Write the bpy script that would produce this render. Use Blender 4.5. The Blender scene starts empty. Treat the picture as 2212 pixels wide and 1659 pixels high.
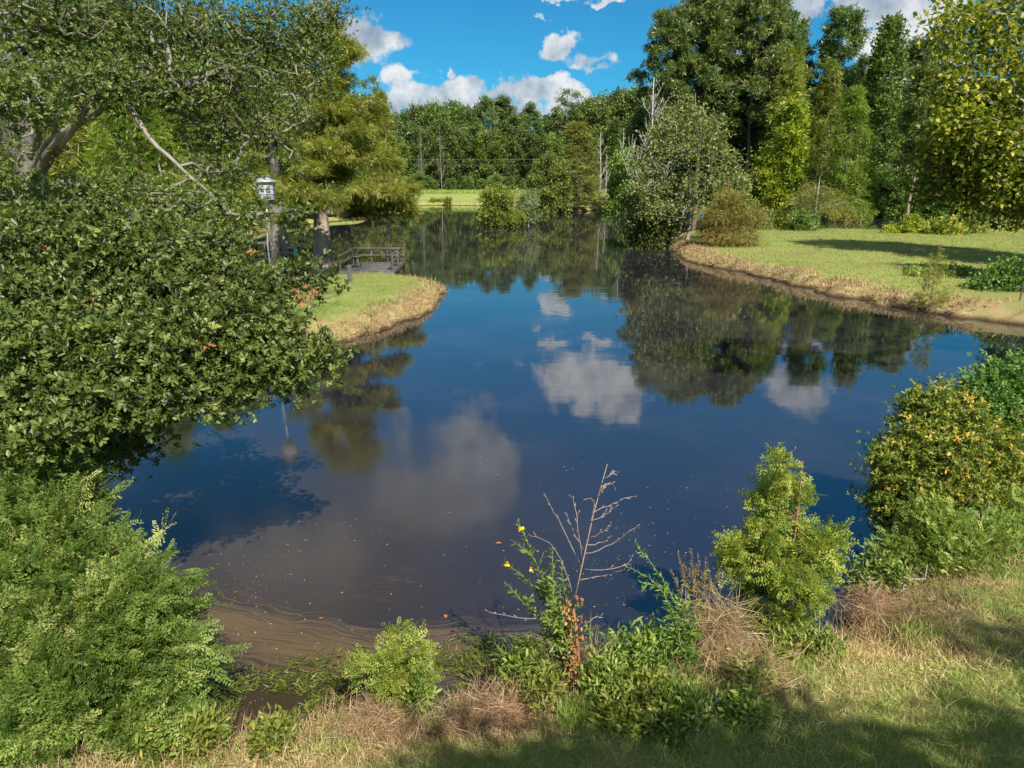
import bpy, math, random
import numpy as np
from mathutils import Vector
S = bpy.context.scene
C = S.collection
# ------------------------------------------------------------------ camera, sky, sun, exposure
CAMZ = 4.5; F = 1536.0; TH = math.atan((829.5-392)/F)
ct, st = math.cos(TH), math.sin(TH)
cam = bpy.data.cameras.new('camera'); cam.sensor_width = 36; cam.lens = 36*F/2212; cam.clip_start = 0.1; cam.clip_end = 6000
co = bpy.data.objects.new('camera', cam); C.objects.link(co); co.location = (0, 0, CAMZ); co.rotation_euler = (math.pi/2-TH, 0, 0)
S.camera = co
SUN_EL, SUN_AZ = math.radians(47), math.radians(24)      # sun stands behind the camera, to the right
sd = Vector((math.sin(SUN_AZ)*math.cos(SUN_EL), -math.cos(SUN_AZ)*math.cos(SUN_EL), math.sin(SUN_EL)))
sl = bpy.data.lights.new('sun', 'SUN'); sl.energy = 5.0; sl.angle = math.radians(0.5); sl.color = (1, .94, .84)
so = bpy.data.objects.new('sun', sl); C.objects.link(so); so.rotation_euler = sd.to_track_quat('Z', 'Y').to_euler(); so.location = (0, 0, 60)
S.view_settings.view_transform = 'Standard'; S.view_settings.look = 'None'; S.view_settings.exposure = 0.9; S.view_settings.gamma = 1
S.cycles.max_bounces = 6; S.cycles.transparent_max_bounces = 4; S.cycles.diffuse_bounces = 3; S.cycles.glossy_bounces = 3
S.cycles.transmission_bounces = 3; S.cycles.caustics_reflective = False; S.cycles.caustics_refractive = False

def ray(u, v):
    x = (u-1106)/F; w = (829.5-v)/F
    return np.array([x, ct+w*st, -st+w*ct])
def P(u, v, z=0.0):
    d = ray(u, v); t = (z-CAMZ)/d[2]; return (d[0]*t, d[1]*t)
def W(u, v, Y):
    d = ray(u, v); t = Y/d[1]; return np.array([d[0]*t, Y, CAMZ+d[2]*t])

# node helper
class NT:
    def __init__(s, nt): s.nt = nt; s.n = nt.nodes; s.l = nt.links
    def __call__(s, typ, ins=None, **kw):
        nd = s.n.new(typ)
        for k, v in kw.items(): setattr(nd, k, v)
        for k, v in (ins or {}).items():
            if isinstance(v, bpy.types.NodeSocket): s.l.new(v, nd.inputs[k])
            else: nd.inputs[k].default_value = v
        return nd
    def math(s, op, a, b=0.0, c=0.0, clamp=False):
        return s('ShaderNodeMath', {0: a, 1: b, 2: c}, operation=op, use_clamp=clamp).outputs[0]
    def mix(s, f, a, b, bt='MIX'):
        nd = s('ShaderNodeMix', data_type='RGBA', blend_type=bt)
        for i, v in ((0, f), (6, a), (7, b)):
            if isinstance(v, bpy.types.NodeSocket): s.l.new(v, nd.inputs[i])
            else: nd.inputs[i].default_value = v if i == 0 else (*v[:3], 1)
        return nd.outputs[2]
    def ramp(s, f, pts):
        nd = s('ShaderNodeValToRGB', {0: f}); e = nd.color_ramp.elements
        while len(e) < len(pts): e.new(.5)
        for q, (p, c) in zip(e, pts): q.position = p; q.color = (*c, 1) if not isinstance(c, (int, float)) else (c, c, c, 1)
        return nd.outputs[0]
    def sstep(s, x, a, b):
        return s('ShaderNodeMapRange', {0: x, 1: a, 2: b, 3: 0.0, 4: 1.0}, interpolation_type='SMOOTHSTEP').outputs[0]

world = bpy.data.worlds.new('World'); S.world = world; world.use_nodes = True
wn = NT(world.node_tree); wn.n.clear()
sky = wn('ShaderNodeTexSky', sky_type='NISHITA', sun_disc=False, sun_elevation=SUN_EL, sun_rotation=math.pi-SUN_AZ)
sky.air_density = 1.0; sky.dust_density = 0.3; sky.ozone_density = 2.0
tc = wn('ShaderNodeTexCoord'); dirv = wn('ShaderNodeVectorMath', {0: tc.outputs['Generated']}, operation='NORMALIZE').outputs[0]
sep = wn('ShaderNodeSeparateXYZ', {0: dirv})
az = wn.math('ARCTAN2', sep.outputs[0], sep.outputs[1]); el = wn.math('ARCSINE', sep.outputs[2])
vec = wn('ShaderNodeCombineXYZ', {0: az, 1: el, 2: 0.0}).outputs[0]
wv = wn('ShaderNodeTexNoise', {'Vector': dirv, 'Scale': 19.0, 'Detail': 5.0, 'Roughness': 0.62}).outputs['Color']
wv = wn('ShaderNodeVectorMath', {0: wv, 1: (.5, .5, .5)}, operation='SUBTRACT').outputs[0]
vec = wn('ShaderNodeVectorMath', {0: wv, 1: (.11, .075, 0.0), 2: vec}, operation='MULTIPLY_ADD').outputs[0]
nz = wn('ShaderNodeTexNoise', {'Vector': dirv, 'Scale': 14.0, 'Detail': 9.0, 'Roughness': 0.58}).outputs[0]
nz0 = wn('ShaderNodeTexNoise', {'Vector': dirv, 'Scale': 6.5, 'Detail': 3.0, 'Roughness': 0.5}).outputs[0]
nz2 = wn('ShaderNodeTexNoise', {'Vector': dirv, 'Scale': 30.0, 'Detail': 6.0, 'Roughness': 0.6}).outputs[0]
def azel(u, v):
    d = ray(u, v); return math.atan2(d[0], d[1]), math.asin(d[2]/np.linalg.norm(d))
CL = []   # (az, el, half width, half height, brightness)
for (u, v, ru, rv, b) in [(822, 92, 88, 34, .55), (775, 70, 60, 24, .6), (868, 165, 62, 42, 1.0), (880, 215, 70, 34, .5), (985, 185, 55, 30, .85), (960, 210, 80, 28, .6), (1065, 195, 75, 32, .7), (1130, 205, 50, 22, .55),
        (1202, 197, 50, 28, 1.0), (1240, 222, 55, 20, .5), (1222, 101, 34, 26, .75), (1322, 132, 75, 34, .65), (1290, 152, 50, 16, .6), (1205, 2, 60, 13, .8), (1325, -2, 50, 11, .8),
        (966, 148, 24, 12, .45), (1965, 62, 85, 55, 1.0), (1925, 110, 80, 62, .95), (2060, 60, 70, 80, .8), (1800, 0, 190, 30, .5), (1900, 25, 90, 26, .5), (1570, 180, 70, 40, .6), (700, 60, 60, 40, .6), (1020, 240, 200, 16, .45)]:
    a, e = azel(u, v); CL.append((a, e, ru/F, rv/F*.93, b))
CL += [(.075, .262, .07, .042, .85), (.135, .28, .075, .042, .7), (-.06, .345, .085, .085, .55), (-.10, .43, .12, .08, .45), (.39, .262, .06, .035, .6), (-.33, .50, .10, .07, .5), (-.62, .62, .10, .10, .4),
       (.6, .9, .5, .16, .6), (-.9, .35, .3, .12, .8), (1.1, .3, .35, .12, .8), (2.2, .4, .5, .15, .8), (-2.2, .3, .6, .15, .8), (3.0, .5, .5, .2, .8), (-.75, .16, .12, .05, .8), (.78, .14, .1, .06, .8), (0.3, 1.25, .9, .28, .8), (2.6, .9, .8, .3, .85), (-2.6, .8, .7, .3, .85), (1.5, .6, .5, .22, .8), (-1.5, .65, .5, .25, .8), (-1.0, 1.1, .5, .2, .8), (3.1, .25, .7, .14, .85), (1.9, 1.1, .6, .2, .8)]  # unseen clouds beside, behind and overhead; most added for white fill light
dens = None; bri = None
for a, e, w, h, b in CL:
    q = wn('ShaderNodeVectorMath', {0: vec, 1: (-a, -e, 0)}, operation='ADD').outputs[0]
    q = wn('ShaderNodeVectorMath', {0: q, 1: (1/w, 1/h, 0)}, operation='MULTIPLY').outputs[0]
    r = wn('ShaderNodeVectorMath', {0: q}, operation='LENGTH').outputs[1]
    m = wn.math('SUBTRACT', 1.0, r)
    wb = wn.math('MULTIPLY_ADD', m, 1.0, 0.0)
    if dens is None: dens = m; mp = wn.math('MAXIMUM', wn.math('ADD', m, .9), 0.0); bri = wn.math('MULTIPLY', mp, b); ws = wn.math('MAXIMUM', mp, 0.001)
    else:
        dens = wn.math('SMOOTH_MAX', dens, m, 0.25)
        mp = wn.math('MAXIMUM', wn.math('ADD', m, .9), 0.0); bri = wn.math('MULTIPLY_ADD', mp, b, bri); ws = wn.math('ADD', ws, mp)
bri = wn.math('DIVIDE', bri, wn.math('MAXIMUM', ws, 0.05))
d2 = wn.math('MULTIPLY_ADD', wn.math('SUBTRACT', nz, 0.5), 3.6, wn.math('MULTIPLY_ADD', wn.math('SUBTRACT', nz0, 0.5), 1.2, dens))
cov = wn.sstep(d2, 0.0, 0.55)
# self shading: tops bright, hollows and bases grey
shv = wn.math('MULTIPLY_ADD', wn.math('SUBTRACT', nz2, 0.5), 1.1, bri)
ccol = wn.ramp(shv, [(0.15, (1.5, 2.2, 3.1)), (.45, (2.3, 2.9, 3.7)), (.66, (4.2, 4.6, 5.0)), (.9, (6.8, 6.9, 7.0))])
skyc = wn.mix(1.0, sky.outputs[0], (0.13, .61, .84), 'MULTIPLY')
skyc = wn.mix(wn.math('MULTIPLY', cov, .93), skyc, ccol)
bg = wn('ShaderNodeBackground', {0: skyc, 1: 0.07}); wn('ShaderNodeOutputWorld', {0: bg.outputs[0]})

# ------------------------------------------------------------------ helpers
def tag(o, label=None, cat=None, group=None, kind=None):
    if label: o['label'] = label
    if cat: o['category'] = cat
    if group: o['group'] = group
    if kind: o['kind'] = kind
    return o
def empty(name, loc, label, cat, group=None, rz=0.0, sc=1.0):
    o = bpy.data.objects.new(name, None); C.objects.link(o); o.location = tuple(float(q) for q in loc); o.rotation_euler = (0, 0, rz)
    o.scale = (sc, sc, sc) if isinstance(sc, (int, float)) else sc
    o.empty_display_size = .2
    return tag(o, label, cat, group)
def link(name, me, parent=None, loc=None):
    o = bpy.data.objects.new(name, me); C.objects.link(o)
    if parent: o.parent = parent
    if loc is not None: o.location = tuple(float(q) for q in loc)
    return o
class MB:
    """collects vertices/faces (numpy) and builds one mesh"""
    def __init__(s): s.v = []; s.f = []; s.t = []; s.n = 0
    def add(s, v, f, t=0.5):
        v = np.asarray(v, float).reshape(-1, 3)
        for ff in (f if isinstance(f, list) else [f]): s.f.append(np.asarray(ff)+s.n)
        s.v.append(v); s.t.append(np.broadcast_to(np.asarray(t, float), (len(v),)).copy()); s.n += len(v)
    def mesh(s, name, mat, smooth=False, origin=(0, 0, 0)):
        me = bpy.data.meshes.new(name)
        if s.n == 0: return me
        v = np.concatenate(s.v)-np.asarray(origin, float)
        me.vertices.add(len(v)); me.vertices.foreach_set('co', v.astype(np.float32).ravel())
        loops = np.concatenate([f.ravel() for f in s.f]); cnt = np.concatenate([np.full(len(f), f.shape[1]) for f in s.f])
        me.loops.add(len(loops)); me.loops.foreach_set('vertex_index', loops.astype(np.int32))
        st_ = np.concatenate([[0], np.cumsum(cnt)[:-1]])
        me.polygons.add(len(cnt)); me.polygons.foreach_set('loop_start', st_.astype(np.int32)); me.polygons.foreach_set('loop_total', cnt.astype(np.int32))
        if smooth: me.polygons.foreach_set('use_smooth', np.ones(len(cnt), bool))
        me.update(calc_edges=True)
        a = me.attributes.new('tint', 'FLOAT', 'POINT'); a.data.foreach_set('value', np.concatenate(s.t).astype(np.float32))
        me.materials.append(mat)
        return me
    def obj(s, name, mat, parent=None, smooth=False, origin=(0, 0, 0), loc=None):
        return link(name, s.mesh(name, mat, smooth, origin), parent, loc)
def nrm(a): return a/np.maximum(np.linalg.norm(a, axis=-1, keepdims=True), 1e-9)
def frames(d, nh):
    """matrices whose columns are side, axis d, normal"""
    y = nrm(d); x = nrm(np.cross(y, nh)); z = np.cross(x, y)
    return np.stack([x, y, z], axis=-1)
def place(mb, tv, tf, org, R, sc, tint, ttint=0.0):
    n = len(org); k = len(tv)
    sc = np.asarray(sc, float)
    if sc.ndim == 0: sc = np.full(n, float(sc))
    v = np.einsum('nij,kj->nki', R, tv)*sc[:, None, None]+org[:, None, :]
    off = (np.arange(n)*k)[:, None, None]
    t = np.repeat(np.asarray(tint, float)*np.ones(n), k)+np.tile(np.ones(k)*ttint, n)
    for f in (tf if isinstance(tf, list) else [tf]):
        pass
    fs = [(f[None]+off).reshape(-1, f.shape[1]) for f in (tf if isinstance(tf, list) else [tf])]
    mb.add(v.reshape(-1, 3), fs, t)
def rdir(rng, n):
    return nrm(rng.normal(size=(n, 3)))
# --- leaf templates (axis +Y, length 1)
def t_leaf(w=.45, wide=.5, fold=.06):
    v = np.array([[0, 0, 0], [-w*.32, wide*.55, fold*.7], [-w/2, wide+.08, fold], [0, 1, -.05], [w/2, wide+.08, fold], [w*.32, wide*.55, fold*.7]])
    return v, np.array([[0, 1, 2, 3], [0, 3, 4, 5]])
def t_card(w=.5, fold=.08):
    return np.array([[0, 0, 0], [-w/2, .5, fold], [0, 1, 0], [w/2, .5, fold]]), np.array([[0, 1, 2, 3]])
def compose(rng, tv, tf, dirs, nh, org, sc):
    mb = MB(); place(mb, tv, tf, np.asarray(org, float), frames(np.asarray(dirs, float), np.asarray(nh, float)), np.asarray(sc, float), 0.0)
    return np.concatenate(mb.v), (mb.f if len(mb.f) > 1 else mb.f[0])
def t_rosette(rng, n=7, w=.42, wide=.62):
    a = np.arange(n)*2.4+rng.uniform(-.3, .3, n); up = rng.uniform(.1, .9, n)
    d = np.stack([np.cos(a), up+.25, np.sin(a)], 1)
    org = np.stack([a*0, -np.linspace(0, .5, n), a*0], 1)
    tv, tf = t_leaf(w, wide)
    v, f = compose(rng, tv, tf, d, np.tile([0, 1.0, 0], (n, 1))+rng.normal(0, .35, (n, 3)), org, rng.uniform(.75, 1.1, n))
    return v, f
def t_feather(n=11, ll=.24, lw=.05, droop=.12):
    V = []; Fc = []
    ys = np.linspace(.08, .97, n)
    for i, y in enumerate(ys):
        L = ll*math.sin(math.pi*(.12+.8*y))**.6
        z = -droop*y*y
        for s in (-1, 1):
            b = len(V); V += [[0, y, z], [s*L*.5, y+L*.12+lw, z+.02], [s*L, y+L*.42, z-.03], [s*L*.55, y+L*.35-lw*.7, z+.01]]
            Fc.append([b, b+1, b+2, b+3])
    b = len(V); V += [[-.006, 0, 0], [.006, 0, 0], [.004, 1, -droop], [-.004, 1, -droop]]; Fc.append([b, b+1, b+2, b+3])
    return np.array(V, float), np.array(Fc)
def t_tuft(rng, n=11, w=.07, spread=1.0):
    d = nrm(np.stack([rng.normal(0, spread, n), np.abs(rng.normal(.7, .5, n)), rng.normal(0, spread, n)], 1))
    tv, tf = t_card(w, 0)
    return compose(rng, tv, tf, d, rdir(rng, n), np.zeros((n, 3)), rng.uniform(.7, 1.1, n))
def t_maple(rng):
    a = np.radians([-90, -55, -20, 8, 35, 62, 90, 118, 145, 172, 200, 235]); r = np.array([.05, .42, .3, .62, .36, .7, .95, .7, .36, .62, .3, .42])
    v = np.stack([r*np.cos(a)*.62, r*np.sin(a)*.62+.3, np.abs(np.cos(a))*.07], 1)
    c = np.array([[0, .28, -.02]]); v = np.concatenate([v, c])
    f = np.array([[i, (i+1) % 12, 12] for i in range(12)])
    return v, f
# --- skeleton growth: every foliage tip is tied to the nearest earlier branch node
def grow(rng, trunk, tips, seg=.5, rt=.01, wob=.12, sag=.0, up=.35, pw=.5):
    """trunk = [(x,y,z,r)...]; returns pos, parent, radius, tipdirs"""
    tr = np.asarray(trunk, float); pts = [tr[0, :3]]; rad = [tr[0, 3]]; par = [-1]
    for i in range(1, len(tr)):
        L = np.linalg.norm(tr[i, :3]-tr[i-1, :3]); k = max(1, int(L/seg))
        for j in range(1, k+1):
            f = j/k; pts.append(tr[i-1, :3]*(1-f)+tr[i, :3]*f); rad.append(tr[i-1, 3]*(1-f)+tr[i, 3]*f); par.append(len(pts)-2)
    nt = len(pts); cap = nt+int(len(tips)*14)+50
    A = np.zeros((cap, 3)); A[:nt] = pts; par = par+[0]*(cap-nt); n = nt
    tips = np.asarray(tips, float)
    d0 = np.min(np.linalg.norm(tips[:, None]-A[None, :nt:3], axis=2), axis=1); order = np.argsort(d0)
    tipd = np.zeros((len(tips), 3)); tipn = np.zeros(len(tips), int)
    depth = np.zeros(cap); 
    for q in order:
        t = tips[q]; dd = A[:n]-t; D = np.sqrt((dd*dd).sum(1))
        # prefer parents lying below the tip and not at its own height or above
        D2 = D+up*np.maximum(0, A[:n, 2]-t[2]+.35*D)+.12*depth[:n]
        j = int(np.argmin(D2)); p = A[j].copy(); L = D[j]; k = min(13, max(1, int(round(L/seg)))); last = j
        side = rng.normal(0, wob*L, 3)
        for m in range(1, k+1):
            f = m/k; b = math.sin(math.pi*f)
            if n >= cap: break
            A[n] = p*(1-f)+t*f+side*b+np.array([0, 0, b*L*(.12-sag)]); par[n] = last; depth[n] = depth[j]+L*f; last = n; n += 1
        tipd[q] = t-A[par[last]] if par[last] >= 0 else t-p; tipn[q] = last
    cnt = np.zeros(n); 
    for i in tipn: cnt[i] += 1
    for i in range(n-1, 0, -1): cnt[par[i]] += cnt[i]
    R = rt*np.maximum(cnt, 1)**pw
    R[:nt] = np.array(rad)
    R[nt:] = np.minimum(R[nt:], np.max(rad)*.6)
    return A[:n], np.array(par[:n]), R, nrm(tipd)
def tubes(mb, A, par, R, sides=5, tint=.5, minr=0.0):
    i = np.where((par >= 0) & (R > minr))[0]; p = par[i]; a = A[p]; b = A[i]
    ra = np.minimum(R[p], R[i]*1.35); rb = R[i]
    d = nrm(b-a); h = np.where(np.abs(d[:, 2:3]) > .9, np.array([[1.0, 0, 0]]), np.array([[0, 0, 1.0]])); x = nrm(np.cross(d, h)); y = np.cross(d, x)
    b = b+d*rb[:, None]*.3
    th = np.arange(sides)*2*math.pi/sides
    c = np.cos(th)[None, :, None]*x[:, None]+np.sin(th)[None, :, None]*y[:, None]
    va = a[:, None]+c*ra[:, None, None]; vb = b[:, None]+c*rb[:, None, None]
    v = np.concatenate([va, vb], 1).reshape(-1, 3)
    s = np.arange(sides); f = np.stack([s, (s+1) % sides, (s+1) % sides+sides, s+sides], 1)
    f = (f[None]+(np.arange(len(i))*2*sides)[:, None, None]).reshape(-1, 4)
    mb.add(v, f, tint)
def polytube(mb, pts, radii, sides=6, tint=.5, cap=True):
    pts = np.asarray(pts, float); n = len(pts); radii = np.ones(n)*radii if np.isscalar(radii) else np.asarray(radii, float)
    d = nrm(np.gradient(pts, axis=0)); h = np.array([0, 0, 1.0]) if abs(d[0, 2]) < .9 else np.array([1.0, 0, 0])
    th = np.arange(sides)*2*math.pi/sides; V = []
    x = nrm(np.cross(d[0], h))
    for i in range(n):
        x = nrm(x-d[i]*np.dot(x, d[i])); y = np.cross(d[i], x)
        V.append(pts[i]+radii[i]*(np.cos(th)[:, None]*x+np.sin(th)[:, None]*y))
    V = np.concatenate(V); f = []
    for i in range(n-1):
        for s in range(sides): f.append([i*sides+s, i*sides+(s+1) % sides, (i+1)*sides+(s+1) % sides, (i+1)*sides+s])
    fl = [np.array(f)]
    if cap: fl += [np.array([list(range(sides))[::-1]]), np.array([[(n-1)*sides+s for s in range(sides)]])]
    mb.add(V, fl, tint)
def box(mb, c, s, rz=0.0, tint=.5, bev=0.0):
    x, y, z = np.array(s)/2.0
    if bev > 0:
        b = bev; V = []
        for sx in (-1, 1):
            for sy in (-1, 1):
                for sz in (-1, 1):
                    V += [[sx*(x-b), sy*(y-b), sz*z], [sx*(x-b), sy*y, sz*(z-b)], [sx*x, sy*(y-b), sz*(z-b)]]
        V = np.array(V)
        import bmesh
        bm = bmesh.new(); [bm.verts.new(q) for q in V]; bmesh.ops.convex_hull(bm, input=bm.verts); bm.verts.index_update()
        V = np.array([q.co for q in bm.verts]); f = [[q.index for q in ff.verts] for ff in bm.faces]; bm.free()
        fl = [np.array([g]) for g in f]
    else:
        V = np.array([[a*x, b*y, c_*z] for a in (-1, 1) for b in (-1, 1) for c_ in (-1, 1)])
        fl = [np.array([[0, 1, 3, 2], [4, 6, 7, 5], [0, 4, 5, 1], [2, 3, 7, 6], [0, 2, 6, 4], [1, 5, 7, 3]])]
    cr, sr = math.cos(rz), math.sin(rz); M = np.array([[cr, -sr, 0], [sr, cr, 0], [0, 0, 1]])
    mb.add(V@M.T+np.asarray(c, float), fl, tint)
# ------------------------------------------------------------------ materials
def newmat(name):
    m = bpy.data.materials.new(name); m.use_nodes = True; t = NT(m.node_tree); t.n.clear(); return m, t
def leafmat(name, ca, cb, cc=None, trans=.35, gloss=.35, rough=.45, var=.25):
    m, t = newmat(name)
    at = t('ShaderNodeAttribute', attribute_name='tint').outputs['Fac']
    oi = t('ShaderNodeObjectInfo').outputs['Random']
    pts = [(0, ca), (.75, cb)] + ([(1.0, cc)] if cc else [])
    col = t.ramp(at, pts)
    g = t('ShaderNodeNewGeometry')
    nz = t('ShaderNodeTexNoise', {'Vector': t('ShaderNodeTexCoord').outputs['Object'], 'Scale': .55, 'Detail': 3.0}).outputs[0]
    val = t.math('MULTIPLY_ADD', oi, var, t.math('MULTIPLY_ADD', nz, .9, .55-var/2))
    hs = t('ShaderNodeHueSaturation', {'Hue': t.math('MULTIPLY_ADD', t.math('SUBTRACT', t.math('FRACT', t.math('MULTIPLY', oi, 7.13)), .5), .035, .5), 'Saturation': 1.0, 'Value': val, 'Color': col}).outputs[0]
    p = t('ShaderNodeBsdfPrincipled', {'Base Color': hs, 'Roughness': rough, 'Specular IOR Level': gloss})
    tcol = t.mix(1.0, hs, (1.25, 1.25, .45), 'MULTIPLY')
    tr = t('ShaderNodeBsdfTranslucent', {0: tcol})
    mx = t('ShaderNodeMixShader', {0: trans, 1: p.outputs[0], 2: tr.outputs[0]})
    t('ShaderNodeOutputMaterial', {0: mx.outputs[0]}); return m
def barkmat(name, ca, cb, scale=6.0, zs=.25, rough=.9):
    m, t = newmat(name)
    mp = t('ShaderNodeMapping', {'Vector': t('ShaderNodeTexCoord').outputs['Object'], 'Scale': (1, 1, zs)})
    n1 = t('ShaderNodeTexNoise', {'Vector': mp.outputs[0], 'Scale': scale, 'Detail': 6.0, 'Roughness': .65}).outputs[0]
    n2 = t('ShaderNodeTexNoise', {'Vector': mp.outputs[0], 'Scale': scale*.18, 'Detail': 2.0}).outputs[0]
    col = t.ramp(t.math('MULTIPLY_ADD', n2, .6, t.math('MULTIPLY', n1, .6)), [(.4, ca), (.72, cb)])
    bp = t('ShaderNodeBump', {'Height': n1, 'Strength': .8, 'Distance': .03})
    p = t('ShaderNodeBsdfPrincipled', {'Base Color': col, 'Roughness': rough, 'Normal': bp.outputs[0], 'Specular IOR Level': .2})
    t('ShaderNodeOutputMaterial', {0: p.outputs[0]}); return m
M = {}
M['oak'] = leafmat('oak_leaves', (.045, .075, .012), (.135, .175, .035), (.25, .28, .08), .3, .42, .45)
M['oak_dead'] = leafmat('dead_oak_leaves', (.30, .11, .045), (.42, .19, .09), None, .25, .2)
M['cyp'] = leafmat('cypress_foliage', (.09, .13, .02), (.25, .29, .05), (.42, .42, .12), .42, .2, .6)
M['cypg'] = leafmat('green_cypress_foliage', (.10, .165, .022), (.22, .30, .045), None, .42, .2, .6)
M['cypo'] = leafmat('russet_cypress_foliage', (.15, .19, .035), (.27, .27, .08), (.38, .25, .10), .4, .2, .6)
M['cypn'] = leafmat('young_cypress_foliage', (.08, .13, .022), (.22, .29, .06), (.42, .44, .15), .42, .3, .5)
M['cyps'] = leafmat('sapling_cypress_foliage', (.11, .17, .025), (.27, .32, .05), (.42, .43, .10), .42, .3, .5)
M['pine'] = leafmat('pine_needles', (.05, .09, .02), (.15, .21, .045), (.28, .33, .08), .2, .4, .4)
M['decd'] = leafmat('dark_broadleaf', (.045, .08, .016), (.13, .18, .04), (.22, .26, .08), .3, .4, .45, .4)
M['decm'] = leafmat('mid_broadleaf', (.07, .12, .02), (.18, .25, .048), (.28, .32, .085), .32, .4, .45, .35)
M['decg'] = leafmat('fresh_broadleaf', (.07, .15, .028), (.18, .29, .06), None, .35, .35)
M['birch'] = leafmat('greyish_broadleaf', (.10, .14, .035), (.24, .28, .09), (.36, .38, .16), .3, .25, .5)
M['yel'] = leafmat('yellowing_broadleaf', (.15, .22, .025), (.31, .37, .035), (.52, .46, .045), .4, .3)
M['maple'] = leafmat('maple_leaves', (.07, .11, .012), (.19, .23, .022), (.50, .44, .045), .42, .3)
M['copper'] = leafmat('coppery_shrub_leaves', (.10, .16, .02), (.28, .33, .045), (.60, .44, .08), .35, .35)
M['shrub'] = leafmat('shrub_leaves', (.10, .16, .025), (.26, .31, .055), (.40, .38, .09), .38, .3)
M['aqua'] = leafmat('water_weed_leaves', (.04, .06, .01), (.13, .16, .025), (.30, .18, .03), .3, .3)
M['weed'] = leafmat('weed_leaves', (.09, .165, .03), (.22, .30, .05), (.36, .41, .09), .35, .35)
M['russet'] = leafmat('russet_weed_leaves', (.17, .17, .04), (.30, .24, .07), (.42, .22, .08), .35, .2)
M['straw'] = leafmat('dry_straw', (.24, .15, .075), (.46, .33, .18), (.66, .52, .33), .25, .2, .6, .1)
M['lawn'] = leafmat('lawn_blades', (.38, .34, .14), (.22, .28, .07), (.12, .20, .035), .3, .25, .55, .1)
M['grass'] = leafmat('grass_blades', (.60, .46, .25), (.36, .42, .11), (.20, .34, .06), .35, .3, .5, .1)
M['flower'] = leafmat('yellow_petals', (.75, .55, .01), (.85, .65, .02), None, .3, .2)
M['redleaf'] = leafmat('red_leaf', (.45, .09, .05), (.50, .12, .07), None, .1, .3)
M['barkg'] = barkmat('grey_bark', (.09, .078, .06), (.27, .245, .21))
M['barko'] = barkmat('lichened_oak_bark', (.05, .043, .033), (.24, .22, .185))
M['barkd'] = barkmat('dark_bark', (.05, .042, .032), (.15, .125, .095))
M['barkc'] = barkmat('cypress_bark', (.10, .075, .055), (.36, .29, .22), 5.0, .12)
M['barkp'] = barkmat('pine_bark', (.13, .085, .06), (.30, .21, .15))
M['dead'] = barkmat('bleached_dead_wood', (.24, .22, .20), (.46, .43, .40))
M['stem'] = barkmat('brown_stem', (.17, .085, .045), (.34, .19, .12), 30.0)
M['gstem'] = barkmat('green_stem', (.14, .20, .06), (.30, .30, .12), 30.0)
M['pink'] = barkmat('dry_pinkish_stem', (.22, .15, .12), (.38, .28, .23), 30.0)
M['wood'] = barkmat('shaded_weathered_wood', (.03, .028, .026), (.12, .115, .11), 9.0, .3)  # weathered tone, darkened further to put the cypress shade on the dock
M['woodd'] = barkmat('dark_weathered_wood', (.03, .027, .024), (.10, .09, .08), 9.0, .3)
def plain(name, col, rough=.5, metal=0.0, spec=.4):
    m, t = newmat(name)
    n = t('ShaderNodeTexNoise', {'Vector': t('ShaderNodeTexCoord').outputs['Object'], 'Scale': 5.0, 'Detail': 5.0}).outputs[0]
    c = t.mix(t.sstep(n, .35, .75), tuple(q*.82 for q in col), col)
    p = t('ShaderNodeBsdfPrincipled', {'Base Color': c, 'Roughness': rough, 'Metallic': metal, 'Specular IOR Level': spec})
    t('ShaderNodeOutputMaterial', {0: p.outputs[0]}); return m
M['white'] = plain('white_painted_metal', (.43, .44, .48), .5)
M['hole'] = plain('dark_hole', (.015, .015, .018), .8)
M['steel'] = plain('galvanised_steel', (.42, .43, .46), .45, .6)
M['blue'] = plain('blue_plastic', (.015, .12, .34), .4)
M['wire'] = plain('grey_wire', (.42, .42, .40), .6)
M['orange'] = plain('faded_orange_plastic', (.55, .22, .12), .5)

# ------------------------------------------------------------------ pond outline and terrain
near = [(-11, 4.2), (-6.5, 4.7), P(60, 1600), P(300, 1585), P(470, 1612), P(620, 1605), P(720, 1550), P(860, 1570), P(940, 1555), P(1000, 1515), P(1080, 1485), P(1200, 1455), P(1320, 1430), P(1450, 1425),
        P(1560, 1405), P(1640, 1405), P(1735, 1385), P(1800, 1385), P(1842, 1345), P(1850, 1300), P(1950, 1255), P(2060, 1195), P(2250, 1130), (11, 11.5), (17, 14.0), (26, 16.5), (44, 18)]
rightn = [(44, 24), P(2400, 735), P(2212, 704), P(2060, 684), P(1950, 668), P(1830, 644), P(1700, 613), P(1590, 588), P(1525, 574), P(1475, 556), P(1450, 538), P(1452, 520)]
rightf = [P(1490, 508), P(1640, 502), P(1800, 505), P(1950, 510), P(2060, 500), P(2130, 480), P(2230, 464), P(2240, 453)]
far = [P(2000, 453), P(1850, 452), P(1620, 449), P(1450, 447), P(1370, 449), P(1300, 452), P(1255, 458), P(1210, 459), P(1185, 450), P(1040, 444), P(890, 443), P(868, 449), P(852, 466), P(790, 474), P(700, 480), P(610, 496), P(520, 512), P(440, 528), P(380, 560)]
pen = [P(420, 612), P(560, 622), P(650, 616), P(740, 611), P(830, 607), P(900, 616), P(945, 624), P(962, 636), P(938, 664), P(865, 703), P(780, 731), P(705, 748), (-7.2, 19.6), (-8.2, 17.3), (-8.3, 14.5), (-7.9, 12.5), (-7.3, 10.5), (-8, 8), (-11, 6.3)]
poly = near+rightn+rightf+far+pen
def chaikin(p, k=2):
    p = np.array(p, float)
    for _ in range(k):
        q = np.roll(p, -1, 0); p = np.stack([p*.75+q*.25, p*.25+q*.75], 1).reshape(-1, 2)
    return p
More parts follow.
